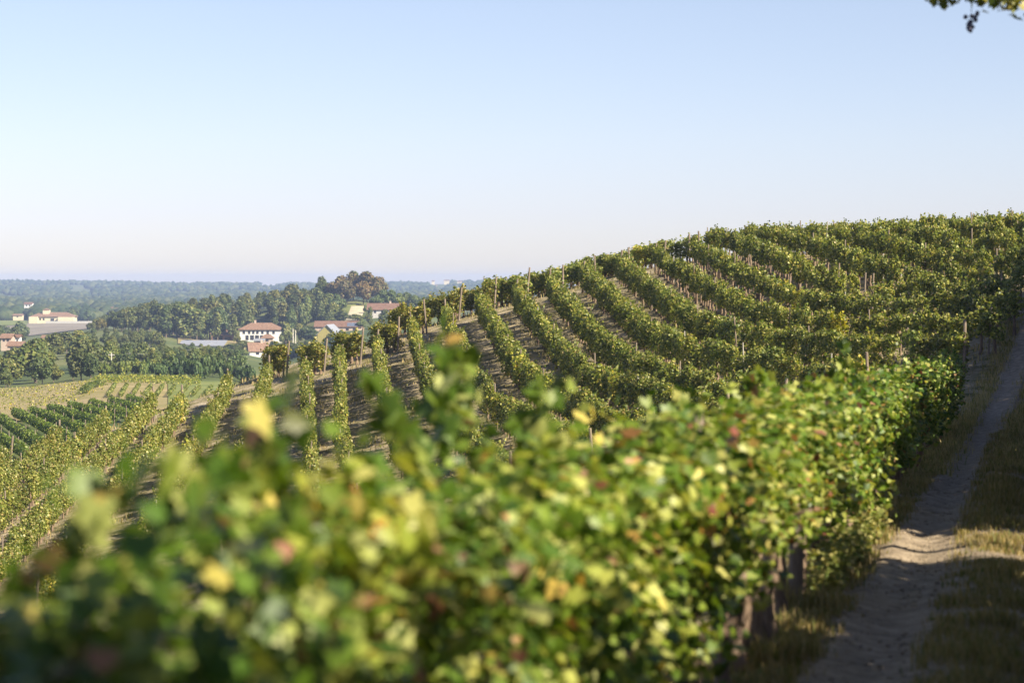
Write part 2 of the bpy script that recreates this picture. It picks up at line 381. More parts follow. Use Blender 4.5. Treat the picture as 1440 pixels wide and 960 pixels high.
def post_mesh(h, r, mat, n=8):
    b = MB(); b.tube([(0,0,-.3),(0,0,h*.5),(.012,0,h)], [r*1.08, r, r*.94], n); return b.mesh('post', mat)
POSTM = post_mesh(1.92, .034, POST); POSTE = post_mesh(2.05, .06, POST); POSTC = post_mesh(1.85, .03, POST_C)

def put(name, me, parent, wloc, rz=0.0, sc=(1,1,1), color=None, tilt=(0,0)):
    o = bpy.data.objects.new(name, me); COL.objects.link(o); o.parent = parent
    o.location = Vector(wloc) - parent.location; o.rotation_euler = (tilt[0], tilt[1], rz); o.scale = sc
    if color: o.color = color
    return o

def vine_row(name, label, group, p0, p1, zf, step, canopy, trunks, g, tint, width=1.0, height=1.0, post_every=9, gap=0.03, endposts=True, keep=None, cat='vine row'):
    line = np.array([(p[0], p[1]) for p in p0]) if p1 is None else np.array([p0[:2], p1[:2]], float)
    cum = np.concatenate([[0], np.cumsum(np.linalg.norm(np.diff(line, axis=0), axis=1))]); ln = float(cum[-1])
    at_ = lambda u: Vector((float(np.interp(u, cum, line[:, 0])), float(np.interp(u, cum, line[:, 1])), 0))
    root = empty(name, (line[0][0], line[0][1], zf(*line[0]))); tag(root, label, cat, group)
    n = int(ln/step); weak = 0
    for i in range(n+1):
        u = i*step + g.uniform(-.08, .08); q = at_(u); side = g.gauss(0, .06)
        dr = (at_(min(ln, u+.4)) - at_(max(0, u-.4))).normalized(); rz = math.atan2(dr.y, dr.x)
        x, y = q.x - dr.y*side, q.y + dr.x*side
        if keep and not keep(x, y): continue
        z = zf(x, y)
        if i % post_every == 0 or (endposts and i == n and ln > 12):
            last = endposts and (i == 0 or i >= n)
            pm = POSTE if last else (POSTC if g.random() < .15 else POSTM)
            off = (-.55 if i == 0 else .55) if last else 0.42
            px, py = x + dr.x*off, y + dr.y*off
            put('post', pm, root, (px, py, zf(px, py)), g.uniform(0, 6), (1, 1, height*g.uniform(.92, 1.06)),
                tilt=(g.gauss(0, .03) , g.gauss(0, .035)) if not last else (dr.y*(-.09 if i == 0 else .09)*-1, dr.x*(-.09 if i == 0 else .09)))
        if g.random() < gap: continue
        k = g.choice([0, math.pi]); c = 1 + g.gauss(0, .10); yl = g.gauss(0, .09)
        if g.random() < .03: yl += .5; c += .2
        col = (tint[0]*c*(1+yl*.85), tint[1]*c*(1+yl*.55), tint[2]*c, 1)
        weak = max(0, weak-1) if weak else (g.randint(1, 3) if g.random() < .05 else 0)
        hs = height*g.uniform(.90, 1.10)*(.82 if weak else 1)
        v = put('vine', g.choice(canopy), root, (x, y, z), rz + k + g.gauss(0, .06), (g.uniform(.95, 1.12), width*g.uniform(.85, 1.15), hs), col)
        t = bpy.data.objects.new('trunk', g.choice(trunks)); COL.objects.link(t); t.parent = v
        t.rotation_euler = (0, 0, 0)
    return root

# ------------------------------------------------------------------ the foreground row beside the track
gN = random.Random(11)
def lat_pt(d, lat): x, y = along(d, lat); return Vector((x, y, 0))
fore = empty('vine_row', (*along(20, -2.0), gz(*along(20, -2.0))))
tag(fore, 'big blurred foreground vine row with red leaves and dark grapes beside the track', 'vine row')
TOPD = [2, 5, 8, 12, 16, 22, 28, 45, 62, 80]; TOPZ = [-.44, -.54, -.60, -.74, -.86, -1.02, -1.16, -1.62, -2.08, -2.4]
d = 1.6; i = 0
nearv = []
while d < 76:
    x, y = along(d + gN.uniform(-.05, .05), -2.0 + gN.gauss(0, .05)); z = gz(x, y)
    top = float(np.interp(d, TOPD, TOPZ)); zo = .52 if 16.6 < d < 22.8 else .2 if 14 < d < 25 else 0.0; hs = (top - z - zo)/2.16*gN.uniform(.93, 1.07)
    c = 1 + gN.gauss(0, .10); yl = gN.gauss(0, .10)
    v = put('vine', NEARV[i % 7] if gN.random() < .6 else gN.choice(NEARV), fore, (x, y, z + zo), math.pi/2 - AZ + gN.choice([0, math.pi]) + gN.gauss(0, .07),
            (gN.uniform(.98, 1.15), gN.uniform(.92, 1.15), hs), (1.1*c*(1+yl), 1.1*c*(1+yl*.3), c, 1))
    t = bpy.data.objects.new('trunk', gN.choice(NEART)); COL.objects.link(t); t.parent = v
    if zo: t.location.z = -zo/hs; t.scale.z = 1 + zo/hs/.72
    nearv.append((d, v)); d += .76; i += 1
for d in (15.3, 26, 34, 43, 52, 61, 70):
    x, y = along(d, -2.0); put('post', POSTM, fore, (x, y, gz(x, y)), gN.uniform(0, 6), (1.2, 1.2, .96))
x, y = along(21.6, -1.93); put('post', POSTE, fore, (x, y, gz(x, y) - .05), 1.0, (1.1, 1.1, .92), tilt=(.0, .05))
for d, lt in ((18.3, -1.86), (18.75, -1.9), (17.2, -1.95)):
    x, y = along(d, lt); put('trunk', NEART[i % 5], fore, (x, y, gz(x, y)), gN.uniform(0, 6), (1.25, 1.25, 1.25)); i += 1

def shoot_mesh(seed, h, n):
    g = np.random.default_rng(seed); q = np.linspace(.1, 1, n); lean = g.normal(0, .12, 2)
    P = np.stack([lean[0]*q*q, lean[1]*q*q, h*q], 1) + g.normal(0, .045, (n, 3)); N = g.normal(0, 1, (n, 3)) + [0, -.4, .3]
    V, Fc = leaf_cloud(P, N, g.normal(0, .5, (n, 3)) + [0, 0, -1], g.uniform(.06, .11, n), 'vine')
    return mesh_np('shoot', V, Fc, LEAF_NEAR)
for q_, (px, py, dq, hq) in enumerate(((640,478,10.3,.5),(662,520,10.1,.42),(612,545,9.4,.3),(372,572,6.5,.32),(356,610,6.4,.3),(590,560,8.6,.3),(95,645,5.3,.28),(270,640,6.0,.22),(745,548,10.6,.3),(980,560,16,.3),(1180,490,27.5,.4),(1050,520,19,.32))):
    lt = -2.0; x, y = along(dq, lt); x = y*(px-720)/F if abs(y*(px-720)/F - x) < .8 else x
    put('shoot', shoot_mesh(900+q_, hq, int(hq*95)), fore, (x, y, y*(HZ-py)/F - hq), 0)

def grape_mesh(name, n, h, r0, br, seed, mat):
    g = random.Random(seed); bm = bmesh.new()
    for k in range(n):
        q = k/n; rr = r0*(1 - q*.8)*math.sqrt(g.uniform(.3, 1)); a = g.uniform(0, 6.28)
        m = Matrix.Translation((rr*math.cos(a), rr*math.sin(a), -h*q))
        bmesh.ops.create_icosphere(bm, subdivisions=2, radius=br*g.uniform(.85, 1.1), matrix=m)
    bmesh.ops.create_cone(bm, cap_ends=True, segments=5, radius1=.003, radius2=.003, depth=.1, matrix=Matrix.Translation((0, 0, .05)))
    me = bpy.data.meshes.new(name); bm.to_mesh(me); bm.free(); me.materials.append(mat)
    me.polygons.foreach_set('use_smooth', [True]*len(me.polygons)); return me
GR = [grape_mesh('grape_cluster', 46, .17, .05, .0095, s, GRAPE) for s in range(3)]
for px, py, d in ((942, 836, 14.2), (962, 868, 14.7), (1032, 795, 17.9), (936, 880, 14.1), (968, 900, 14.9), (915, 900, 13.8), (1045, 850, 18.2), (880, 930, 13.2), (1118, 705, 22.6), (985, 838, 15.6)):
    lt = -1.44; Yd = d*CA - lt*SA
    pos = Vector((Yd*(px-720)/F, Yd, Yd*(HZ-py)/F))
    dn, v = min(nearv, key=lambda q: abs(q[0]-d))
    o = bpy.data.objects.new('grape_cluster', gN.choice(GR)); COL.objects.link(o); o.parent = v
    mw = Matrix.Translation(v.location + fore.location) @ v.rotation_euler.to_matrix().to_4x4() @ Matrix.Diagonal((*v.scale, 1))
    o.location = mw.inverted() @ pos

# ------------------------------------------------------------------ rows of the hillside vineyard
ROWDIR = lambda k: -0.09 + (0.022*max(0, -1-k) if k < 0 else 0)
HLAB = {
 -9:'pale yellow-green vine row at the lower left border, farthest left on the slope',
 -8:'short sunlit vine row second from the left border, beside two leaning pale posts',
 -7:'vine row third from the left border, below the dark shaded vineyard block',
 -6:'vine row fourth from the left border, with a post standing clear at its upper end',
 -5:'yellowing vine row fifth from the left, leaning to the left down the slope',
 -4:'vine row sixth from the left, its upper end by a bare shaded gap of soil',
 -3:'narrow vine row below the dark trees, left of the small white house',
 -2:'vine row whose upper end stands just below the small white house',
 -1:'vine row right of the small white house, running down behind a blurred leaf',
 0:'bright narrow vine row straight below the yellow barn, between two dark alleys',
 1:'narrow vine row right of the one below the yellow barn, topped by pale bare soil',
 2:'vine row below the red-roofed house, ending at a leaning end post',
 3:'vine row half hidden by the tall blurred green shoot in the middle of the photo',
 4:'vine row just right of the tall blurred shoot, starting under the far blue ridge',
 5:'vine row with bushy round crowns, second right of the tall blurred shoot',
 6:'broad vine row third right of the tall blurred shoot, curving down to the foreground hedge',
 7:'vine row fourth right of the tall blurred shoot, with a dusty alley on its right',
 8:'vine row fifth right of the tall blurred shoot, with trunks showing under its leaves',
 9:'vine row sixth right of the tall blurred shoot, with several stakes rising at its top',
 10:'vine row seventh right of the tall blurred shoot, just under the crest',
 11:'vine row on the crest whose dark trunks show against pale soil',
 12:'vine row at the middle of the right-hand crest with trunks spaced like pegs',
 13:'vine row on the crest with a gap and two bare posts midway',
 14:'vine row with one bright yellow vine, in the right part of the slope',
 15:'dense vine row near the top right, bits of sky showing between its trunks',
 16:'dense upper vine row at the right, ending near the dark tree shadow',  # dark area at the right border is a tree's cast shadow
 17:'upper vine row at the right border, second from the skyline',
 18:'topmost vine row on the skyline at the right border',
 19:'vine row behind the topmost row at the right border, only leafy tops showing',
}
def on_slope(x, y):
    dd, lat = x*SA + y*CA, x*CA - y*SA
    lim = -1.35 + (0 if dd < 62 else 0.0011*(dd-62)**2)
    return lat < lim
UPY = {-9:135,-8:136,-7:138,-6:140,-5:142,-4:138,-3:142,-2:143,-1:137,0:139.5,1:140,2:146}
gH = random.Random(3)
for k in range(-9, 20):
    X148 = -10.5 + 2.15*k; dk = ROWDIR(k)
    y1 = UPY.get(k, 148.5 if k < 11 else 156.0); y0 = 90.0 if k < 0 else 88.0
    if k >= 0: dk = -.07 if k < 6 else -.06
    ck = float(np.interp(k, [-1, 0, 3, 6, 8, 10, 19], [0, .0008, .0030, .0042, .0065, .0098, .0105]))
    f = lambda yy: (X148 + dk*(yy-148) + ck*max(0, 118-yy)**2, yy, 0)
    left = max(0, min(1, (4-k)/8))
    tint = (1.05 + .13*left, 1.05 + .10*left, 1.0 + .30*left)
    w = .95 if k < -2 else 0.88 if k < 4 else 1.04
    h = .98 if k < 11 else 1.06
    vine_row('vine_row', HLAB[k], 'vine rows on the hillside', [f(yy) for yy in np.linspace(y1, y0, 40)], None, gz, .92, LOWV if k < 9 else HILLV, HILLT, gH, tint, w, h,
             gap=.035 if k < 11 else .07, keep=on_slope, endposts=k < 11)
hill_rows = {o['label']: o for o in COL.objects if o.get('group') == 'vine rows on the hillside'}
hv = []
for o in hill_rows.values():
    for c in o.children:
        if c.name.startswith('vine'):
            w_ = c.location + o.location; hv.append((720 + F*w_.x/w_.y, HZ - F*(w_.z + 1.1)/w_.y, c, o))
def swap(row, lab):
    other = hill_rows[lab]
    if other is not row: other['label'], row['label'] = row['label'], other['label']; hill_rows[lab] = row; hill_rows[other['label']] = other
yv = min(hv, key=lambda q: math.hypot(q[0]-1172, q[1]-462)); yv[2].color = (1.75, 1.5, .5, 1); swap(yv[3], HLAB[14])
gv = min((q for q in hv if q[3] is not yv[3]), key=lambda q: math.hypot(q[0]-1219, q[1]-404))
near_ = sorted((q for q in hv if q[3] is gv[3]), key=lambda q: abs(q[0]-1219))[:3]
for j_, q in enumerate(near_):
    if j_ < 2: put('post', POSTM, gv[3], q[2].location + gv[3].location, 0, (1.2, 1.2, .98), tilt=(.03, .02))
    for c in list(q[2].children): bpy.data.objects.remove(c)
    bpy.data.objects.remove(q[2])
swap(gv[3], HLAB[13])
# rows beyond the headland path on the crest, only their near ends show
for k in range(-2, 11):
    X148 = -10.5 + 2.15*k + .9
    ya = UPY.get(k, 148.5) + 4.2; ya = max(ya, 143.5); f = lambda yy: (X148 - .50*(yy-ya) - .09*(ya-148), yy, 0)
    lab = {-2:'bushy end of a crest vine row against the dark trees by the small white house',
           -1:'rounded end of a crest vine row between the small white house and the yellow barn',
           0:'dark bushy crest vine row end in front of the yellow barn, behind a leaning post',
           1:'rounded crest vine row end below the long red barn roof',
           2:'rounded crest vine row end under the red-roofed house',
           3:'rounded crest vine row end just right of the red-roofed house',
           4:'brownish crest vine row end standing against the blue far ridge',
           5:'crest vine row end where the far ridge disappears behind the slope',
           6:'first crest vine row end against the sky, right of the blue ridge',
           7:'second crest vine row end against the sky, right of the blue ridge',
           8:'third crest vine row end against the sky, with a bare stake beside it',
           9:'fourth crest vine row end against the sky, with a bare stake beside it',
           10:'fifth crest vine row end against the sky, left of the dark trunks'}[k]
    vine_row('vine_row', lab, 'vine rows beyond the crest path', f(ya), f(ya + (2.9 if k < 2 else 4.4 if k < 6 else 10)), gz, .92, LOWV, HILLT, gH,
             (1.12, 1.0, .95) if k < 5 else (1.1, 1.12, 1.1), 1.55, 1.04 if k < 6 else .86, gap=.0)

# ------------------------------------------------------------------ trees
def make_crown(lobes, nper, size, seed, kind='clump', mat=None, name='crown', inner=.55):
    g = np.random.default_rng(seed); P = []; N = []
    for (cx, cy, cz, rx, ry, rz) in lobes:
        n = int(nper*(rx*ry*rz)**.55/ (1.6**1.65)) + 12
        d = g.normal(0, 1, (n, 3)); d /= np.linalg.norm(d, axis=1, keepdims=True)
        r = g.uniform(inner, 1.07, n)[:, None]
        P.append(np.array([cx, cy, cz]) + d*r*np.array([rx, ry, rz])); N.append(d + g.normal(0, .45, d.shape) + [0, 0, .2])
    P = np.concatenate(P); N = np.concatenate(N)
    T = g.normal(0, .6, P.shape) + [0, 0, -.8]
    V, Fc = leaf_cloud(P, N, T, g.uniform(size[0], size[1], len(P)), kind)
    return mesh_np(name, V, Fc, mat)

def tree_meshes(seed, h, w, style):
    """unit tree of height h, crown width w -> crown mesh, trunk mesh"""
    g = random.Random(seed); lobes = []
    if style == 'round':
        for _ in range(13):
            a = g.uniform(0, 6.28); q = g.uniform(.0, 1); z = h*(.30 + .58*q); rr = w*.5*(math.sin(math.pi*min(1, .22 + .72*q)))*g.uniform(.35, .85)
            s = w*g.uniform(.17, .27); lobes.append((rr*math.cos(a), rr*math.sin(a), z, s, s, s*g.uniform(.75, 1.05)))
        lobes.append((0, 0, h*.62, w*.27, w*.27, h*.26))
    elif style == 'tall':
        for _ in range(14):
            a = g.uniform(0, 6.28); q = g.uniform(0, 1); z = h*(.22 + .70*q); rr = w*.34*(1 - .55*q)*g.uniform(.2, 1)
            s = w*g.uniform(.15, .25); lobes.append((rr*math.cos(a), rr*math.sin(a), z, s, s, s*g.uniform(1.0, 1.7)))
    else:
        for _ in range(12):
            a = g.uniform(0, 6.28); rr = w*.42*math.sqrt(g.random()); s = w*g.uniform(.14, .24)
            lobes.append((rr*math.cos(a), rr*math.sin(a), h*g.uniform(.22, .74)*(1 - .35*rr/(w*.5)) + s*.2, s, s, h*g.uniform(.16, .28)))
    cr = make_crown(lobes, 95, (.55, 1.05), seed, mat=LEAF_TREE)
    b = MB(); th = h*.8
    b.tube([(0,0,-1.2),(g.gauss(0,.1),0,th*.4),(g.gauss(0,.2),g.gauss(0,.2),th)], [.26*h/10, .18*h/10, .05*h/10], 6)
    for lo in lobes[:6]:
        z0 = h*g.uniform(.2, .45); b.tube([(0,0,z0), (lo[0]*.6, lo[1]*.6, (z0+lo[2])*.55), (lo[0], lo[1], lo[2])], [.09*h/10, .06*h/10, .02*h/10], 4, False)
    return cr, b.mesh('trunk', TREE_BARK)
TR = {'round': [tree_meshes(300+i, 10, 9, 'round') for i in range(5)], 'tall': [tree_meshes(320+i, 12, 6, 'tall') for i in range(5)],
      'shrub': [tree_meshes(340+i, 4, 6, 'shrub') for i in range(3)]}
TH = {'round': (10, 9), 'tall': (12, 6), 'shrub': (4, 6)}
gT = random.Random(21)
def tree(px, Yd, top=None, hm=None, wpx=None, style='round', label='', group=None, mat=None, color=(1,1,1), name='tree', cat='tree'):
    p = fpt(px, Yd); h0, w0 = TH[style]
    h = (Yd*(HZ-top)/F - p.z) if top is not None else hm
    h = max(h, 2.0); w = (wpx*Yd/F) if wpx else h*w0/h0*gT.uniform(.85, 1.15)
    cr, tk = gT.choice(TR[style])
    root = empty(name, p); tag(root, label, cat, group)
    sc = (w/w0, w/w0, h/h0); rz = gT.uniform(0, 6.28)
    c = bpy.data.objects.new('crown', cr); COL.objects.link(c); c.parent = root; c.scale = sc; c.rotation_euler.z = rz
    v = 1 + gT.gauss(0, .13); yl = gT.gauss(0, .10); c.color = (color[0]*v*(1+yl), color[1]*v*(1+yl*.5), color[2]*v, 1)
    if mat: c.material_slots[0].link = 'OBJECT'; c.material_slots[0].material = mat
    t = bpy.data.objects.new('trunk', tk); COL.objects.link(t); t.parent = root; t.scale = sc; t.rotation_euler.z = rz
    return root

# the wood behind the farmhouse
FT_X = [120,130,150,185,215,245,270,300,330,365,400,412,440,470]; FT_Y = [468,452,441,433,425,429,421,413,416,413,406,404,409,408]
for i in range(130):
    px = gT.uniform(126, 455); front = gT.random()
    if i % 5 < 2: px = gT.uniform(126, 334); Yd = gT.uniform(985, 1060)
    elif px < 320: Yd = gT.uniform(1000, 1190)
    else: Yd = gT.uniform(1085, 1195)
    g0 = far_ground(px, Yd)
    back = (Yd - 1000)/190
    hm = gT.uniform(9.5, 14.5)
    topline = float(np.interp(px, FT_X, FT_Y)); mx = Yd*(HZ-topline)/F - float(g0)
    hm = min(hm, mx + gT.uniform(-1.5, .6)) if mx > 5 else max(4, mx)
    tree(px, Yd, hm=hm, style=gT.choice(['tall','tall','round']), label='dark slender broadleaf tree of the dense wood behind the long white farmhouse',
         group='trees of the wood behind the farmhouse', color=gT.choice([(.85,.9,.95),(1,1,1),(1.25,1.05,.9),(.8,.9,.9),(1.15,1.1,1.0)]))
# a few that reach the outline of the wood
for i, (px, tp) in enumerate(zip([140,160,186,216,250,272,300,318,340,366,385,408,425,440], [446,437,432,424,428,421,413,415,416,412,409,402,409,410])):
    tree(px, 1185 if px > 300 else 1120, top=tp, style='round' if i % 3 == 0 else 'tall', wpx=gT.uniform(17, 26), label='tall tree on the upper outline of the wood behind the long white farmhouse', group='trees on the outline of the wood')
# hilltop: brown chestnut clump and its neighbours
for px, Yd, tp, w, lb in ((478,1128,386,34,'brown leafed round tree at the left of the hilltop clump'),
                       (497,1140,382,36,'tallest olive and brown tree in the middle of the hilltop clump'),
                       (516,1132,384,36,'rust brown broad tree right of the middle of the hilltop clump'),
                       (531,1126,391,30,'rust brown tree at the right end of the hilltop clump'),
                       (488,1108,396,28,'low brown tree in front at the left of the hilltop clump'),
                       (511,1108,396,28,'low rust brown tree in front at the right of the hilltop clump')):
    tree(px, Yd, top=tp, wpx=w, style='round', label=lb, group='brown trees on the hilltop', mat=LEAF_BROWN)
tree(453, 1130, top=391, wpx=20, style='round', label='dark round green tree standing just left of the brown hilltop clump', color=(.7,.85,.8))
tree(497, 1146, top=383, wpx=26, style='round', label='green treetop showing behind the brown hilltop clump', color=(1.1,1.1,.8))
HTREES = [(438,1120,412,20),(447,1105,409,22),(462,1090,414,26),(474,1080,412,24),(450,1060,424,24),(468,1050,426,24),(432,1080,418,22),(424,1060,430,20),(482,1040,437,26),(500,1035,441,22),(514,1070,428,8),(463,1030,440,20),(410,1060,436,22)]
for px, Yd, tp, w in HTREES:
    tree(px, Yd, top=tp, wpx=w, style='round', label='rounded green tree on the slope below the brown hilltop clump', group='trees on the slope below the hilltop clump', color=(1.05,1.1,1.0))
for px, Yd, tp, w in [(540,1110,409,22),(552,1105,409,22),(562,1100,411,20),(573,1100,413,20),(584,1095,417,20),(594,1100,421,18),(606,1105,424,20),(620,1110,430,22),(634,1110,434,22),(530,1100,414,20)]:
    tree(px, Yd, top=tp, wpx=w, style='round', label='green tree on the ridge falling to the right of the brown hilltop clump', group='trees right of the hilltop clump', color=(.95,1.12,.95))
for px, Yd, tp, w in ((521,1000,433,12),(541,985,437,16),(560,985,434,15),(572,990,436,14)):
    tree(px, Yd, top=tp, wpx=w, style='round', label='small tree in front of the red tiled house below the hilltop clump', group='trees in front of the red tiled house', color=(1,1.05,.95))
for i in range(14):
    px = gT.uniform(330, 405); Yd = gT.uniform(1072, 1130)
    tree(px, Yd, hm=min(gT.uniform(8, 12), Yd*(HZ-float(np.interp(px, FT_X, FT_Y))-3)/F - float(far_ground(px, Yd))), style=gT.choice(['tall', 'round']), label='dark slender broadleaf tree of the dense wood behind the long white farmhouse',
         group='trees of the wood behind the farmhouse', color=gT.choice([(.85,.9,.95),(1,1,1),(1.2,1.05,.9)]))
# trees around the farm
for px, Yd, tp, w, lb in [(402,985,455,22,'light green tree touching the right end of the long white farmhouse'),(432,985,459,30,'dark round tree left of the yellow barn'),(420,1000,456,18,'slim tree behind two pale poles near the yellow barn'),
        (333,985,469,10,'small bright green shrub at the left corner of the long white farmhouse'),(385,955,480,26,'grey green tree right of the small white house'),(398,935,486,28,'tree overlapping the right end of the small white house roof'),
        (342,940,479,22,'pale green tree left of the small white house'),(325,930,490,26,'dark bush left of the small white house'),(415,930,484,30,'pale tree in front of the pale poles'),(436,925,488,28,'green tree below the dark round tree beside the yellow barn')]:
    tree(px, Yd, top=tp, wpx=w, style='round', label=lb, color=(1.2,1.15,1.0) if 'pale' in lb or 'light' in lb or 'bright' in lb else (.85,.95,.9))
for i in range(46):
    px = gT.uniform(205, 345); Yd = gT.uniform(640, 905)
    tree(px, Yd, hm=min(gT.uniform(2.5, 5.5), max(1.5, Yd*(HZ-490)/F - float(far_ground(px, Yd)))), style='round' if gT.random() < .6 else 'shrub', name='shrub', cat='shrub', label='small leafy shrub on the slope below the farmhouse and grey shed', group='shrubs below the farm', color=gT.choice([(.8,.95,.9),(1.15,1.15,.95),(1.3,1.25,1.0)]))
for i in range(46):
    px = gT.uniform(376, 640); Yd = gT.uniform(880, 1000) if px < 515 else gT.uniform(900, 985)
    tree(px, Yd, hm=gT.uniform(2.5, 5), style='round' if gT.random() < .6 else 'shrub', name='shrub', cat='shrub', label='small leafy shrub between the farm buildings and the crest vines', group='shrubs by the farm buildings', color=gT.choice([(.8,.95,.9),(1.15,1.15,.95)]))
# trees of the valley left of the farm
VT_X = [0,40,70,110,130,150,190,230,300,350]; VT_Y = [500,481,471,467,478,478,482,491,496,500]
for i in range(56):
    px = gT.uniform(-20, 250); Yd = gT.uniform(540, 880)
    if px < 60: Yd = gT.uniform(480, 700)
    p = fpt(px, Yd); lim = Yd*(HZ - float(np.interp(px, VT_X, VT_Y)))/F - p.z
    tree(px, Yd, hm=min(gT.uniform(4.5, 8.5), max(4, lim)), style='round' if gT.random() < .7 else 'tall', label='mid green round tree among the valley trees left of the farm', group='valley trees left of the farm',
         color=gT.choice([(1,1,1),(1.25,1.2,1.0),(.8,.9,.9),(1.1,1.15,.9)]))
for i in range(20):
    px = gT.uniform(115, 236); Yd = gT.uniform(780, 960)
    tree(px, Yd, hm=min(gT.uniform(5, 9), max(3, Yd*(HZ-468)/F - float(far_ground(px, Yd)))), style='round', label='round tree at the foot of the wood, left of the rust roofed barn', group='trees at the foot of the wood', color=gT.choice([(.8,.9,.85),(1,1,.95),(1.1,1.1,.9)]))
for i in range(26):
    px = gT.uniform(215, 345); Yd = gT.uniform(520, 800)
    tree(px, Yd, hm=min(gT.uniform(3.5, 6), max(2, Yd*(HZ-492)/F - float(far_ground(px, Yd)))), style='round', label='leafy tree in the dark belt below the grey shed roof', group='trees below the grey shed roof', color=gT.choice([(.8,.95,.9),(1.1,1.15,.95),(.7,.85,.85)]))
for i in range(13):
    px = gT.uniform(-5, 130); Yd = gT.uniform(455, 520)
    tree(px, Yd, hm=gT.uniform(3, 5.5), style='round', label='bushy tree along the far edge of the straw coloured field', group='trees along the straw field', color=gT.choice([(1.1,1.1,1),(.9,1,.95)]))
for i in range(20):
    px = 138 + i*4.2; tree(px, 520 + gT.uniform(-8, 8), hm=gT.uniform(2.4, 3.4), wpx=13, style='shrub', label='clipped bright topped shrub in the hedge above the striped field', group='shrubs of the hedge above the striped field', color=(1.25,1.35,.9), name='shrub', cat='shrub')
for i in range(16):
    px = 222 + i*8.5; tree(px, 490 + gT.uniform(-20, 20), hm=gT.uniform(3.0, 5.2), wpx=22, style='shrub', label='dark broad bush in the belt behind the striped field', group='bushes behind the striped field', color=(.65,.85,.8), name='bush', cat='bush')
for i in range(18):
    px = gT.uniform(-10, 130); tree(px, gT.uniform(1700, 2300) if px > 30 else gT.uniform(900, 1400), hm=gT.uniform(6, 10), style='round', label='small hazy tree near the hilltop villa across the valley', group='trees near the villa', color=(.9,1,1))

# far wooded ridges: nobody could count these trees
gW = np.random.default_rng(4)
def wood(name, n, pxr, Yr, hr, seed, mat):
    g = np.random.default_rng(seed); Vs = []; Fs = []; base = 0
    bm = bmesh.new(); bmesh.ops.create_icosphere(bm, subdivisions=1, radius=1)
    iv = np.array([v.co[:] for v in bm.verts]); jf = np.array([[v.index for v in f.verts] for f in bm.faces]); bm.free()
    px = g.uniform(*pxr, n); Yd = np.exp(g.uniform(math.log(Yr[0]), math.log(Yr[1]), n))
    clump = np.array([noise.noise((a*.022, math.log(b)*9, seed)) for a, b in zip(px, Yd)])
    ok = clump > -.12; px, Yd = px[ok], Yd[ok]
    z = far_ground(px, Yd); h = g.uniform(*hr, len(px)); w = h*g.uniform(.45, .8, len(px))
    for a, b, c, hh, ww in zip(px, Yd, z, h, w):
        v = iv*(1 + g.normal(0, .16, (len(iv), 1))); v = v*[ww, ww, hh*.55] + [b*(a-720)/F, b, c + hh*.42]
        Vs.append(v); Fs.append(jf + base); base += len(iv)
    o = link(name, mesh_np(name, np.concatenate(Vs), np.concatenate(Fs), mat)); tag(o, 'hazy blue green woods covering the far ridges along the horizon', 'woods', kind='stuff'); return o
WOODM = leaf_mat('far wood', [(0.0,(0.022,0.038,0.016)),(0.5,(0.040,0.060,0.022)),(1.0,(0.085,0.095,0.036))], rough=.8, transl=.05, spec=.1)
wood('distant_woods', 15000, (-60, 760), (1850, 5700), (6, 12), 3, WOODM)

# ------------------------------------------------------------------ fields and rows below the slope
def patch(name, px0, px1, Y0, Y1, mat, up=.25, n=30, slant=0, kind='structure'):
    a = np.linspace(0, 1, n); A, B = np.meshgrid(a, a)
    Yq = np.exp(math.log(Y0) + B*(math.log(Y1)-math.log(Y0))); Pq = px0 + A*(px1-px0) + slant*B
    Zq = far_ground(Pq, Yq) + up
    o = link(name, grid_mesh(name, Yq*(Pq-720)/F, Yq, Zq, mat)); tag(o, kind=kind); return o
patch('straw_field', -120, 235, 300, 455, F_STRAW, .12)
patch('meadow', 236, 345, 300, 455, F_GREEN, .10)
patch('ploughed_field', 5, 128, 1460, 1680, F_PLOUGH, .5)
patch('green_field', -60, 38, 1640, 1745, F_GREEN, .9)
patch('hill_path', 484, 505, 1030, 1100, F_PATH, .3, slant=10)
patch('hill_meadow', 470, 493, 1050, 1110, F_GREEN, .25, slant=8)
patch('farm_terrace', 250, 345, 945, 1000, F_STRAW, .3)
patch('pale_meadow', 210, 262, 2900, 3300, F_STRAW, 3, kind='structure')
patch('far_meadow', -40, 45, 2250, 2500, F_GREEN, 3, kind='structure')

def row_mesh(pts, wid, h0, h1, per_m, size, mat, seed, name='foliage'):
    g = np.random.default_rng(seed); pts = np.array(pts); seg = np.linalg.norm(np.diff(pts, axis=0), axis=1); cum = np.concatenate([[0], np.cumsum(seg)])
    n = int(cum[-1]*per_m); s = g.uniform(0, cum[-1], n)
    C = np.stack([np.interp(s, cum, pts[:, j]) for j in range(3)], 1)
    a = g.uniform(0, 2*math.pi, n); lump = .75 + .35*np.array([noise.noise((q*.9, seed, 0)) for q in s])
    rr = np.sqrt(g.uniform(.35, 1, n))*lump
    off = np.stack([np.cos(a)*rr*wid*.5, g.normal(0, .1, n), (h0+h1)/2 + np.sin(a)*rr*(h1-h0)*.5], 1)
    N = np.stack([np.cos(a), g.normal(0, .5, n), np.sin(a)], 1) + g.normal(0, .4, (n, 3))
    V, Fc = leaf_cloud(C + off, N, g.normal(0, .6, (n, 3)) + [0, 0, -.8], g.uniform(*size, n), 'bent')
    return mesh_np(name, V, Fc, mat)
gF = random.Random(9)
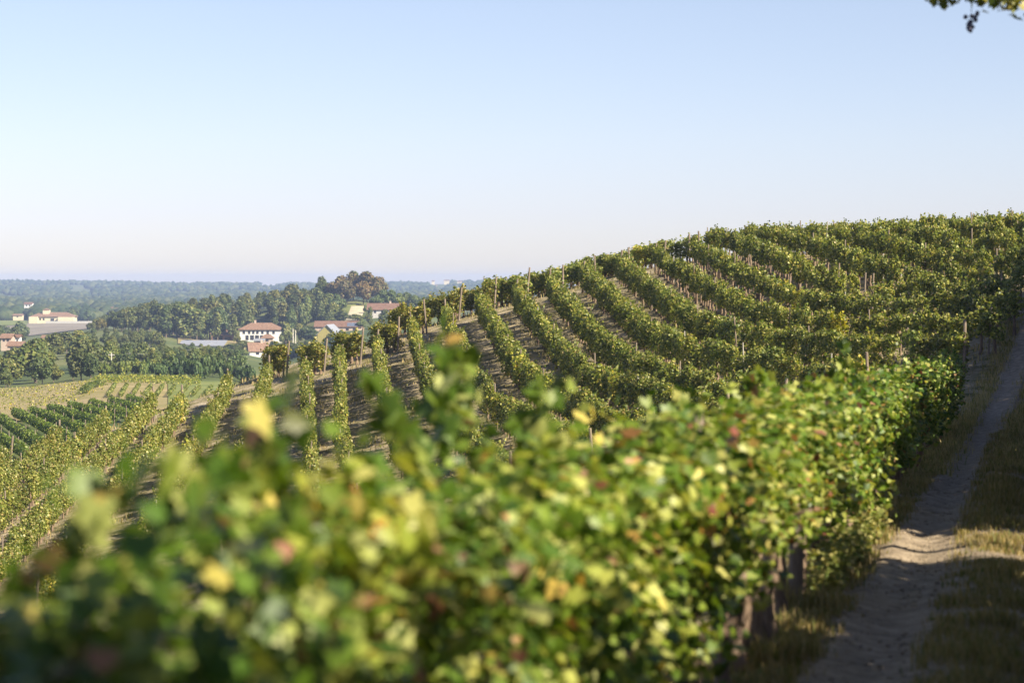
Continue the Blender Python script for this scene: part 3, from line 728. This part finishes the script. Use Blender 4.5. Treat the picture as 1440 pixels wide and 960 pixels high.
def far_row(label, group, pts, wid, h0, h1, per_m, size, tint, posts=0, seed=0):
    root = empty('vine_row', pts[0]); tag(root, label, 'vine row', group)
    o = link('foliage', row_mesh([Vector(p) - Vector(pts[0]) for p in pts], wid, h0, h1, per_m, size, LEAF_HILL, seed), root); o.color = (*tint, 1)
    for k in range(posts):
        q = k/(max(1, posts-1)); i = min(len(pts)-2, int(q*(len(pts)-1))); f = q*(len(pts)-1) - i
        p = Vector(pts[i])*(1-f) + Vector(pts[i+1])*f
        put('post', POSTM, root, p, gF.uniform(0, 6), (1.3, 1.3, 1.02), tilt=(gF.gauss(0,.03), gF.gauss(0,.03)))
# dark shaded block beyond the left end of the slope
DARK = [((-45,628),(12,672)),((-30,606),(40,660)),((-8,594),(64,640)),((20,590),(92,628)),((42,588),(118,617)),((68,585),(140,607)),((98,581),(160,600)),((128,577),(178,594)),((155,573),(198,588)),((180,570),(214,582))]
def inv_far(px, py, lo=175, hi=420):
    Yv = np.linspace(lo, hi, 800); e = HZ - F*far_ground(px, Yv)/Yv
    return float(np.interp(-py, -e, Yv)) if np.all(np.diff(e) < 0) else float(Yv[np.argmin(np.abs(e-py))])
ordn = ['first','second','third','fourth','fifth','sixth','seventh','eighth','ninth','tenth','eleventh','twelfth']
for i, (a, b) in enumerate(DARK):
    Ya, Yb = inv_far(*a), inv_far(*b); pts = []
    for q in np.linspace(0, 1, 9):
        # straight in plan
        x = Ya*(a[0]-720)/F*(1-q) + Yb*(b[0]-720)/F*q; yv = Ya*(1-q) + Yb*q
        pts.append(Vector((x, yv, float(far_ground(x*F/yv + 720, yv)))))
    far_row(f'dark green vine row in the shaded block at the left border, {ordn[i]} from the left', 'vine rows of the dark block beyond the slope', pts, 1.3, .15, 1.75, 95, (.2,.34), (.8,1.0,.8), 7, 500+i)
# striped young rows and bright strip behind
for i in range(11):
    px0 = 152 + i*17; pts = [fpt(px0 + q*9, 345 + q*58) for q in np.linspace(0, 1, 6)]
    far_row(f'low grey green row of young vines in the striped field, {ordn[i]} from the left', 'rows of the striped field', pts, .8, .2, 1.1, 22, (.2,.35), (.95,1.0,1.0), 0, 600+i)
for i in range(5):
    pts = [fpt(px, (414 + i*7.0) + .05*(px-130)) for px in np.linspace(128 + i*3, 280, 10)]
    far_row(f'bright yellow-green vine row in the strip above the striped field, {ordn[i]} from the front', 'rows of the bright strip', pts, 1.5, .3, 1.7, 26, (.25,.4), (1.35,1.35,1.0), 0, 650+i)
pts = [fpt(px, y) for px, y in ((118,372),(122,385),(130,400),(142,409))]
far_row('dark curved row of bushes at the left tip of the bright vine strip', None, pts, 2.2, .1, 1.4, 30, (.3,.45), (.6,.7,.6), 0, 670)
for i in range(7):
    pts = [fpt(px, (338 + i*15.0) + .03*(px+20)) for px in np.linspace(-40, 112 + i*11, 10)]
    far_row(f'faint yellow row of low vines across the straw coloured field, {ordn[i]} from the front', 'rows of the straw field', pts, 1.0, .15, .8, 13, (.2,.35), (1.5,1.4,1.0), 0, 680+i)

# ------------------------------------------------------------------ buildings
def building(name, label, px0, px1, Yd, base, eave, ridge, depth, wall, roof, style='gable', windows=(), doors=(), chimney=None, rz=0.0, over=.5, group=None, cat='house', ridge_dir='x'):
    """front wall from px0 to px1 at distance Yd; pixel rows give base, eave and ridge"""
    s = Yd/F; w = (px1-px0)*s; hw = (base-eave)*s; hr = (eave-ridge)*s
    zb = Yd*(HZ-base)/F; cx = Yd*((px0+px1)/2-720)/F
    root = empty(name, (cx, Yd, zb), rz); tag(root, label, cat, group)
    b = MB(); b.box(-w/2, w/2, 0, depth, -5, hw)
    if ridge_dir == 'x' and style == 'gable':
        for sx in (-1, 1): b.add([(sx*w/2,0,hw),(sx*w/2,depth,hw),(sx*w/2,depth/2,hw+hr)], [(0,1,2)])
    elif style == 'gable':
        for yy in (0, depth): b.add([(-w/2,yy,hw),(w/2,yy,hw),(0,yy,hw+hr)], [(0,1,2)])
    b.build('wall', wall, root)
    r = MB(); o = over; t = .22
    if style == 'shed':
        r.add([(-w/2-o,-o,hw+.05),(w/2+o,-o,hw+.05),(w/2+o,depth+o,hw+hr),(-w/2-o,depth+o,hw+hr),(-w/2-o,-o,hw+.05+t),(w/2+o,-o,hw+.05+t),(w/2+o,depth+o,hw+hr+t),(-w/2-o,depth+o,hw+hr+t)],
              [(3,2,1,0),(4,5,6,7),(0,1,5,4),(1,2,6,5),(2,3,7,6),(3,0,4,7)])
    elif style == 'hip':
        k = min(depth/2, w*.25)
        r.add([(-w/2-o,-o,hw),(w/2+o,-o,hw),(w/2+o,depth+o,hw),(-w/2-o,depth+o,hw),(-w/2+k,depth/2,hw+hr),(w/2-k,depth/2,hw+hr),
               (-w/2-o,-o,hw-t),(w/2+o,-o,hw-t),(w/2+o,depth+o,hw-t),(-w/2-o,depth+o,hw-t)],
              [(0,1,5,4),(2,3,4,5),(1,2,5),(3,0,4),(0,6,7,1),(1,7,8,2),(2,8,9,3),(3,9,6,0)])
    elif ridge_dir == 'x':
        e = hr*o/(depth/2)
        for sy in (0, 1):
            ys_ = [(-o, depth/2), (depth+o, depth/2)][sy]
            vs = [(-w/2-o, ys_[0], hw-e), (w/2+o, ys_[0], hw-e), (w/2+o, ys_[1], hw+hr), (-w/2-o, ys_[1], hw+hr)]
            r.add(vs + [(x, y, z+t) for x, y, z in vs], [(3,2,1,0),(4,5,6,7),(0,1,5,4),(1,2,6,5),(2,3,7,6),(3,0,4,7)])
    else:
        e = hr*o/(w/2)
        for sx in (-1, 1):
            vs = [(sx*(w/2+o), -o, hw-e), (0, -o, hw+hr), (0, depth+o, hw+hr), (sx*(w/2+o), depth+o, hw-e)]
            r.add(vs + [(x, y, z+t) for x, y, z in vs], [(3,2,1,0),(4,5,6,7),(0,1,5,4),(1,2,6,5),(2,3,7,6),(3,0,4,7)])
    ro = r.build('roof', roof, root)
    for (fx, z0, ww, hh) in windows:
        m = MB(); x = -w/2 + fx*w; m.box(x-ww/2, x+ww/2, -.06, .1, z0, z0+hh); m.build('window', GLASS, root)
    for (fx, ww, hh) in doors:
        m = MB(); x = -w/2 + fx*w; m.box(x-ww/2, x+ww/2, -.08, .1, 0, hh); m.build('door', GLASS if wall is not W_YELLOW else W_BROWN, root)
    if chimney is not None:
        m = MB(); x = -w/2 + chimney*w; m.box(x-.4, x+.4, depth/2-.4, depth/2+.4, hw+hr*.6, hw+hr+1.1); m.build('chimney', W_PINK, ro)
    return root
building('farmhouse', 'long white two storey farmhouse with terracotta roof below the wood', 337, 395, 1010, 478, 463, 454, 9, W_WHITE, T_ROOF, 'hip',
    windows=[(f, 2.5, 1.0, 1.4) for f in (.10,.23,.33,.43,.55,.68,.82)], doors=[(.18,1.3,2),(.30,1.6,2),(.42,1.6,2),(.54,1.6,2),(.66,1.3,2)], chimney=.35, over=.7)
building('annex', 'low porch annex with terracotta roof in front of the long white farmhouse', 368, 383, 1003, 482, 475, 470, 4, W_PINK, T_ROOF, 'hip', windows=[(.5,.6,1.2,1)], cat='porch')
building('garage', 'dark fronted low outbuilding between the farmhouse and the small white house', 357, 370, 995, 484, 479.5, 477, 4, W_GREY, T_GREY, 'shed', doors=[(.5,2.2,1.1)], cat='outbuilding')
building('cottage', 'small white house with brown roof and shaded gable below the farmhouse', 351, 377, 885, 503.5, 493, 482.5, 7, W_WHITE, T_ROOF, 'gable', windows=[(.42,1.2,1.2,1.3),(.78,1.2,1.0,1.2)], chimney=.7, rz=.22)
building('shed', 'long low shed with grey sheet roof left of the small white house', 252, 313, 945, 488.5, 486.5, 480, 11, W_GREY, T_GREY, 'shed', cat='shed')
building('barn', 'rust roofed open barn left of the long white farmhouse', 297, 316, 1004, 478, 469, 464, 7, W_BROWN, T_RED, 'gable', doors=[(.3,2,2),(.7,2,2)], cat='barn')
building('lean_to', 'dark timber lean-to between the rust roofed barn and the farmhouse', 313, 327, 1000, 479, 472, 466, 5, W_BROWN, T_RED, 'shed', doors=[(.5,2.4,1.6)], cat='shed')
yb = building('barn', 'yellow barn with pale roof edge and gable above the crest vines', 446, 473, 930, 496, 470, 457, 12, W_YELLOW, T_GREY, 'gable', doors=[(.5,2.4,3)], ridge_dir='y', cat='barn', rz=-.15)
rb = building('barn', 'long low barn with red tiled roof and solar panels behind the yellow barn', 443, 508, 985, 466, 459, 452, 8, W_PINK, T_RED, 'gable', windows=[(.7,.4,1.2,1),(.85,.4,1.2,1)], cat='barn')
m = MB()
s9 = 985/F; hw = 7*s9; hr = 7*s9
for i in range(3):
    x0 = (488 + i*5.5 - 475.5)*s9; m.add([(x0,-.3,hw+.02+.15),(x0+1.45,-.3,hw+.17),(x0+1.45,2.4,hw+hr*.6+.27),(x0,2.4,hw+hr*.6+.27),(x0,-.3,hw+.09),(x0+1.45,-.3,hw+.09),(x0+1.45,2.4,hw+hr*.6+.19),(x0,2.4,hw+hr*.6+.19)], [(0,1,2,3),(7,6,5,4),(0,4,5,1),(1,5,6,2),(2,6,7,3),(3,7,4,0)])
m.build('solar_panel', PANEL, rb)
building('house', 'red tiled house with grey shaded walls below the brown hilltop clump', 517, 569, 1045, 443, 435, 427, 9, W_GREY, T_RED, 'gable', windows=[(f,.9,1.0,1.1) for f in (.2,.4,.6,.8)], chimney=.6)  # shade on these walls is put into the grey wall colour
# villa on the far hill
vl = building('villa', 'large cream villa with central tower and orange roofs across the valley', 43, 104, 1700, 452, 445, 439, 12, W_CREAM, T_ROOF, 'hip', windows=[(f,.9,1.3,1.5) for f in (.06,.14,.22,.30,.68,.76,.84,.92)], doors=[(.5,2.5,2.2)], over=.8)
sv_ = 1700/F
m = MB(); m.box((59-73.5)*sv_, (68-73.5)*sv_, 3, 8, 2, 8.2); tw = m.build('tower', W_CREAM, vl)
m = MB(); a, c = (58.4-73.5)*sv_, (68.6-73.5)*sv_; m.add([(a,2.5,8.2),(c,2.5,8.2),(c,8.5,8.2),(a,8.5,8.2),((a+c)/2,5.5,9.3)], [(0,1,4),(1,2,4),(2,3,4),(3,0,4),(3,2,1,0)]); m.build('tower_roof', T_ROOF, tw)
m = MB(); m.box((83-73.5)*sv_, (105-73.5)*sv_, -5, -.1, -4, 3.2); wing = m.build('wing', W_CREAM, vl)
m = MB(); m.box((42-73.5)*sv_, (54-73.5)*sv_, -4, -.1, -4, 3.4); m.build('wing', W_CREAM, vl)
m = MB(); zz = 1690*(HZ-453.6)/F; m.box(-8.5, 24, 0, .6, -3, 1.1)
o = m.build('retaining_wall', W_GREY, None, (1690*(57-720)/F + 12, 1690, zz)); tag(o, 'long pale low wall along the field below the cream villa', 'wall')
building('house', 'small white house on the hillside above and left of the villa', 34, 45, 2150, 432, 427.5, 425, 8, W_WHITE, T_RED, 'gable', windows=[(.3,.8,1.2,1.4),(.7,.8,1.2,1.4)])
building('house', 'pale house with red roof partly behind the left end of the wood', 147, 158, 2000, 441, 435, 432, 8, W_WHITE, T_RED, 'gable', windows=[(.5,.8,1.2,1.4)])
building('house', 'second pale house at the left end of the wood, right of its neighbour', 160, 169, 2050, 441, 436, 433, 8, W_CREAM, T_RED, 'gable', windows=[(.5,.8,1.2,1.4)])
building('house', 'low pale house among trees left of the villa', 18, 31, 1900, 447, 443.5, 441.5, 7, W_CREAM, T_ROOF, 'gable', windows=[(.5,.5,1.2,1)])
building('house', 'pink house with tiled roof in the valley at the left border', 1, 15, 830, 482, 475, 470, 7, W_PINK, T_ROOF, 'gable', windows=[(.3,.5,.8,.9),(.7,.5,.8,.9)])
building('house', 'pinkish white house low in the valley, right of the border house', 10, 30, 800, 495, 486, 481, 7, W_PINK, T_ROOF, 'gable', windows=[(.3,.6,.8,.9),(.7,.6,.8,.9)])
building('house', 'narrow white house wall between valley trees right of the pink houses', 21, 27, 840, 483, 474, 471, 4, W_WHITE, T_RED, 'gable', windows=[(.5,.8,.5,.7)])
building('house', 'tiny white house between treetops below the ploughed field', 59, 66, 900, 482, 475, 472, 5, W_WHITE, T_ROOF, 'gable', windows=[(.5,.5,.5,.7)])
building('house', 'brown roofed house sunk among trees beside the straw field', 24, 49, 560, 536, 527, 520.5, 6, W_PINK, T_ROOF, 'hip', windows=[(.3,.4,.6,.7),(.7,.4,.6,.7)])
for i, (a, b, c) in enumerate(((606,612,393.5),(622,634,392.5),(641,652,394),(612,615,399.5),(600,607,413.5))):
    building('house', ['far white house on the distant ridge at the skyline, leftmost of three','far long white building on the distant ridge at the skyline','far white house on the distant ridge at the skyline, rightmost of three','tiny white house halfway down the distant ridge','white farmhouse at the foot of the distant ridge behind the crest vines'][i],
             a + (b-a)*.2, b - (b-a)*.2, 4700 if i < 4 else 2500, c+4.0, c+1.9, c+.8, 12, W_CREAM, T_ROOF, 'gable', windows=[(.5,2,1.6,1.8)])
# poles
def pole(px, top, base, Yd, label, r=.14, cat='pole', name='pole', group=None, arm=0):
    z0, z1 = Yd*(HZ-base)/F, Yd*(HZ-top)/F; root = None
    m = MB(); m.tube([(0,0,-2),(0,0,(z1-z0)*.5),(0,0,z1-z0)], [r, r*.9, r*.75], 8)
    if arm: m.box(-arm, arm, -.06, .06, z1-z0-.5, z1-z0-.36)
    o = m.build(name, POLE, None, (Yd*(px-720)/F, Yd, z0)); tag(o, label, cat, group)
pole(412, 462, 484, 960, 'left one of two pale poles beside the dark round tree', .2); pole(415.5, 464, 484, 962, 'right one of two pale poles beside the dark round tree', .2)
pole(156.5, 496, 516, 540, 'pale utility pole among the valley trees', .12, 'utility pole', 'utility_pole', arm=.7)
for i, px in enumerate((204, 208.5, 213.5, 218)):
    pole(px, 508 - .3*i, 516, 585, 'short pale stake in the clearing above the hedge', .08, 'stake', 'stake', 'pale stakes above the hedge')
m = MB(); pa = Vector((520*(156.5-720)/F, 540, 540*(HZ-497)/F)); pb = Vector((700*(300-720)/F, 700, 700*(HZ-482)/F))
pts = [pa.lerp(pb, q) - Vector((0,0,1.2*4*q*(1-q))) for q in np.linspace(0, 1, 14)]; m.tube(pts, .025, 4); o = m.build('overhead_wire', W_GREY); tag(o, 'thin overhead wire running right from the utility pole', 'wire')

# ------------------------------------------------------------------ roadside trees that shade the track
def roadside(label, loc, lobes, nper, size, seed, trunk_pts, rad, mat=LEAF_BRANCH, name='tree', cat='tree'):
    root = empty(name, loc); tag(root, label, cat)
    cr = link('crown', make_crown(lobes, nper, size, seed, 'vine', mat, inner=.35), root); cr.color = (1, 1, 1, 1)
    m = MB()
    for pts, rr in zip(trunk_pts, rad): m.tube(pts, rr, 8)
    m.build('trunk', TREE_BARK, root, smooth=True); return root
bx, by = 8.3, 24.5; bz = gz(bx, by)
T1 = roadside('tree with a drooping leafy branch and dark fruit reaching into the top right corner', (bx, by, bz),
    [(4.30-bx,-3.5,2.72-bz,.50,.5,.46),(3.80-bx,-3.4,2.62-bz,.36,.4,.25),(4.02-bx,-3.6,2.54-bz,.24,.3,.23),(4.40-bx,-3.4,2.54-bz,.36,.4,.31),(5.1-bx,-3.0,2.9-bz,.5,.5,.45),(6.6-bx,-1.0,4.0-bz,1.0,1,.8),(7.6-bx,.6,4.9-bz,1.4,1.4,1.3),(9.1-bx,-.2,4.4-bz,1.5,1.5,1.4),(8.6-bx,.2,5.8-bz,1.2,1.2,1.0)],
    1700, (.06,.11), 41, [[(0,0,-.3),(.05,0,2.5),(-.1,.1,5.5),(-.3,.2,7.8)],[(0,0,3.8),(-1.6,-1.2,5.7),(-3.2,-3.0,6.0),(-4.4,-3.5,5.6)]], [[.2,.16,.1,.04],[.08,.06,.035,.012]])
fc = grape_mesh('fruit_cluster', 15, .16, .075, .022, 8, GRAPE)
o = link('fruit_cluster', fc, T1, (21*(1364-720)/F - bx, 21-by, 21*(HZ-20)/F - bz))
# bush behind the camera's right shoulder, a shrub by the track and a tree farther along
def bush(label, d, lat, w, h, seed, name='bush'):
    x, y = along(d, lat); g = random.Random(seed); lobes = []
    for _ in range(14):
        a = g.uniform(0, 6.28); rr = w*.38*math.sqrt(g.random()); s = w*g.uniform(.16, .26); lobes.append((rr*math.cos(a), rr*math.sin(a), h*g.uniform(.15, .86), s, s, s*g.uniform(.8, 1.2)))
    return roadside(label, (x, y, gz(x, y)), lobes, 800, (.11,.19), seed, [[(0,0,-.3),(.1,0,h*.5),(0,.1,h*.85)]], [[.09,.06,.03]], LEAF_BRANCH, name, 'bush')
bp = [bush('unseen leafy bush of the shading hedgerow on the bank along the right side of the dirt track', 2.0, 3.0, 2.6, 3.5, 51+q) for q in range(3)]
for b_ in bp: b_['group'] = 'bushes of the bank hedgerow'
gB = random.Random(17); d = 2.0; q = 0  # unseen bushes sized and spaced to shade the track, with a sunlit gap
while d < 104:
    if not (23.2 < d < 28.8):
        x, y = along(d, 3.0 + track_shift(d) + gB.gauss(0, .15)); src = bp[q] if q < 3 else gB.choice(bp)
        o = src if q < 3 else src.copy()
        if q >= 3:
            COL.objects.link(o)
            for ch in src.children: c = ch.copy(); COL.objects.link(c); c.parent = o
        o.location = (x, y, gz(x, y)); o.rotation_euler.z = gB.uniform(0, 6.28); k_ = gB.uniform(.95, 1.15)*(1 if d < 29 else 1.22 if d < 50 else 1.3); o.scale = (k_, k_, k_); q += 1
    d += gB.uniform(.65, .9) if d < 23 else gB.uniform(1.0, 1.4)
def lone_tree(label, bx, by, cz, r, seed):
    bz = gz(bx, by); g = random.Random(seed); lobes = [(0, 0, cz-bz, r*.6, r*.6, r*.6)]
    for _ in range(15):
        v = Vector((g.gauss(0,1), g.gauss(0,1), g.gauss(0,.9))).normalized()*r*g.uniform(.45, .85); q = r*g.uniform(.28, .42)
        lobes.append((v.x, v.y, cz - bz + v.z, q, q, q))
    h = cz - bz
    roadside(label, (bx, by, bz), lobes, 700, (.16,.28), seed, [[(0,0,-.3),(.1,0,h*.5),(0,.1,h)]], [[.2,.15,.06]], LEAF_TREE)
lone_tree('spreading tree on the bank at the far bend of the dirt track', *along(70, 6.2), 2.6, 3.2, 61)
lone_tree('tall tree above the right end of the hillside vine rows', 31.0, 107.4, 7.7, 2.1, 62)
lone_tree('second spreading tree on the bank before the far bend of the track', *along(57, 5.2), 2.0, 2.2, 63)
lone_tree('tree on the bank beside the near end of the dirt track', *along(2.2, 3.8), 2.3, 1.9, 64)

# ------------------------------------------------------------------ grass
def grass(name, label, pts, hs, mat, seed, blades=9, spread=.10, wd=.006):
    g = np.random.default_rng(seed); P = np.repeat(np.array(pts), blades, 0); H = np.repeat(np.array(hs), blades); n = len(P)
    P = P + np.concatenate([g.normal(0, spread, (n, 2)), np.zeros((n, 1))], 1)
    a = g.uniform(0, 6.28, n); lean = g.uniform(.1, .65, n); h = H*g.uniform(.5, 1.15, n); w = wd*g.uniform(.7, 1.5, n)
    dx = np.stack([np.cos(a), np.sin(a), 0*a], 1); sx = np.stack([-np.sin(a), np.cos(a), 0*a], 1); up = np.array([0, 0, 1.0])
    hh = h[:, None]; ww = w[:, None]; ln = lean[:, None]
    A = P - sx*ww - up*.02; B = P + sx*ww - up*.02
    C = P + dx*hh*ln*.35 + up*hh*.6 + sx*ww*.8; Dm = P + dx*hh*ln*.35 + up*hh*.6 - sx*ww*.8; E = P + dx*hh*ln + up*hh*.95
    V = np.stack([A, B, C, Dm, E], 1).reshape(-1, 3); b = (np.arange(n)*5)[:, None]
    Fc = np.concatenate([b + [0, 1, 2], b + [0, 2, 3], b + [3, 2, 4]])
    o = link(name, mesh_np(name, V, Fc, mat)); tag(o, label, 'grass', kind='stuff'); return o
GRASS_V = leaf_mat('verge grass blade', [(0.0,(0.24,0.18,0.075)),(0.45,(0.33,0.25,0.12)),(0.62,(0.16,0.15,0.045)),(0.85,(0.09,0.12,0.025)),(1.0,(0.40,0.31,0.17))], rough=0.7, transl=0.3, spec=0.2)  # dry grass with the track's deep shade put into darker blade colours
gG = random.Random(31)
pts = []; hs = []
for _ in range(4600):
    d = 9 + 55*gG.random()**1.4; lt = max(-.62, gG.gauss(-.16, .26)); x, y = along(d, lt + track_shift(d))
    c = noise.noise((x*1.3, y*1.3, 1)) + .5*noise.noise((x*3.1, y*3.1, 2))
    if c < -.22: continue
    pts.append((x, y, gz(x, y) + .02)); hs.append((.05 + .28*max(.12, min(.6, c))*gG.uniform(.5, 1.2))*(1.7 if 30.5 < d < 36 else 1))
grass('grass_strip', 'dry clumpy grass growing on the strip between the two wheel ruts', pts, hs, GRASS_V, 1, 11, .06, .005)
pts = []; hs = []
for _ in range(4600):
    d = 9 + 60*gG.random()**1.4; lt = -1.50 - abs(gG.gauss(0, .36)); x, y = along(d, lt + track_shift(d))
    c = noise.noise((x*1.1, y*1.1, 4)) + .5*noise.noise((x*3.3, y*3.3, 6))
    if c < -.28: continue
    pts.append((x, y, gz(x, y) + .01)); hs.append(.04 + .26*max(.12, min(.7, c + .05))*gG.uniform(.5, 1.2))
grass('verge_grass', 'straw coloured grass along the foot of the foreground vine row', pts, hs, GRASS_V, 2, 10, .08, .005)
gw = np.random.default_rng(77); Pw = []
for _ in range(95):
    d = gG.uniform(22, 31); lt = -1.62 - abs(gG.gauss(0, .16)); x, y = along(d, lt); hgt = gG.uniform(.12, .5); n_ = int(20 + 90*hgt); q = gw.uniform(.05, 1, n_)
    sp = .05 + .22*hgt*q
    Pw.append(np.stack([x + gw.normal(0, 1, n_)*sp*.6, y + gw.normal(0, 1, n_)*sp*.6, gz(x, y) + hgt*q], 1))
Pw = np.concatenate(Pw); Vw, Fw = leaf_cloud(Pw, gw.normal(0, .6, Pw.shape) + [0, 0, .8], gw.normal(0, .7, Pw.shape) + [0, 0, .2], gw.uniform(.03, .075, len(Pw)), 'bent')
tag(link('weeds', mesh_np('weeds', Vw, Fw, WEED)), 'low green weeds at the foot of the foreground vines by the sunlit track', 'weeds', kind='stuff')
bm = bmesh.new()
for _ in range(1500):
    d = 10 + 34*gG.random()**1.3; lt = gG.choice([-1.1, -1.1, .42]) + gG.gauss(0, .3); x, y = along(d, lt); r_ = gG.uniform(.006, .024)
    bmesh.ops.create_icosphere(bm, subdivisions=1, radius=r_, matrix=Matrix.Translation((x, y, gz(x, y) + .035)) @ Matrix.Rotation(gG.uniform(0, 6), 4, 'Z') @ Matrix.Diagonal((1.3, .9, .6, 1)))
me = bpy.data.meshes.new('stones'); bm.to_mesh(me); bm.free(); me.materials.append(TRACK)
tag(link('stones', me), 'small loose stones and clods scattered in the wheel ruts', 'stones', kind='stuff')
pts = []; hs = []
for _ in range(3800):
    d = gG.uniform(44, 100); lt = gG.uniform(-2.0, 2.2)
    if abs(lt + .80) < .42: continue
    x, y = along(d, lt + track_shift(d)); pts.append((x, y, gz(x, y) - .03)); hs.append(gG.uniform(.08, .30))
grass('far_verge_grass', 'dry grass on both sides of the far bend of the track', pts, hs, GRASS, 6, 10, .12, .009)
pts = []; hs = []
for _ in range(9000):
    y = gG.uniform(90, 156); x = gG.uniform(-30, 27)
    if not on_slope(x, y) or abs(x*F/y) > 760: continue
    if noise.noise((x*.35, y*.35, 2)) < -.05: continue
    pts.append((x, y, gz(x, y))); hs.append(gG.uniform(.08, .30))
grass('alley_grass', 'patchy dry grass in the alleys between the hillside vine rows', pts, hs, GRASS, 4, 6, .22, .018)

# ------------------------------------------------------------------ air
m = bpy.data.materials.new('haze air'); m.use_nodes = True; n = m.node_tree.nodes
for q in list(n):
    if q.type != 'OUTPUT_MATERIAL': n.remove(q)
pv = n.new('ShaderNodeVolumePrincipled'); pv.inputs['Density'].default_value = 1.35e-4; pv.inputs['Color'].default_value = (.46, .59, .93, 1); pv.inputs['Anisotropy'].default_value = 0.0
m.node_tree.links.new(pv.outputs[0], n['Material Output'].inputs['Volume'])
hb = MB(); hb.box(-4700, 4700, -60, 6250, -75, 12.5); o = hb.build('haze', m); tag(o, 'thin blue air haze lying over the valley', 'haze', kind='stuff')
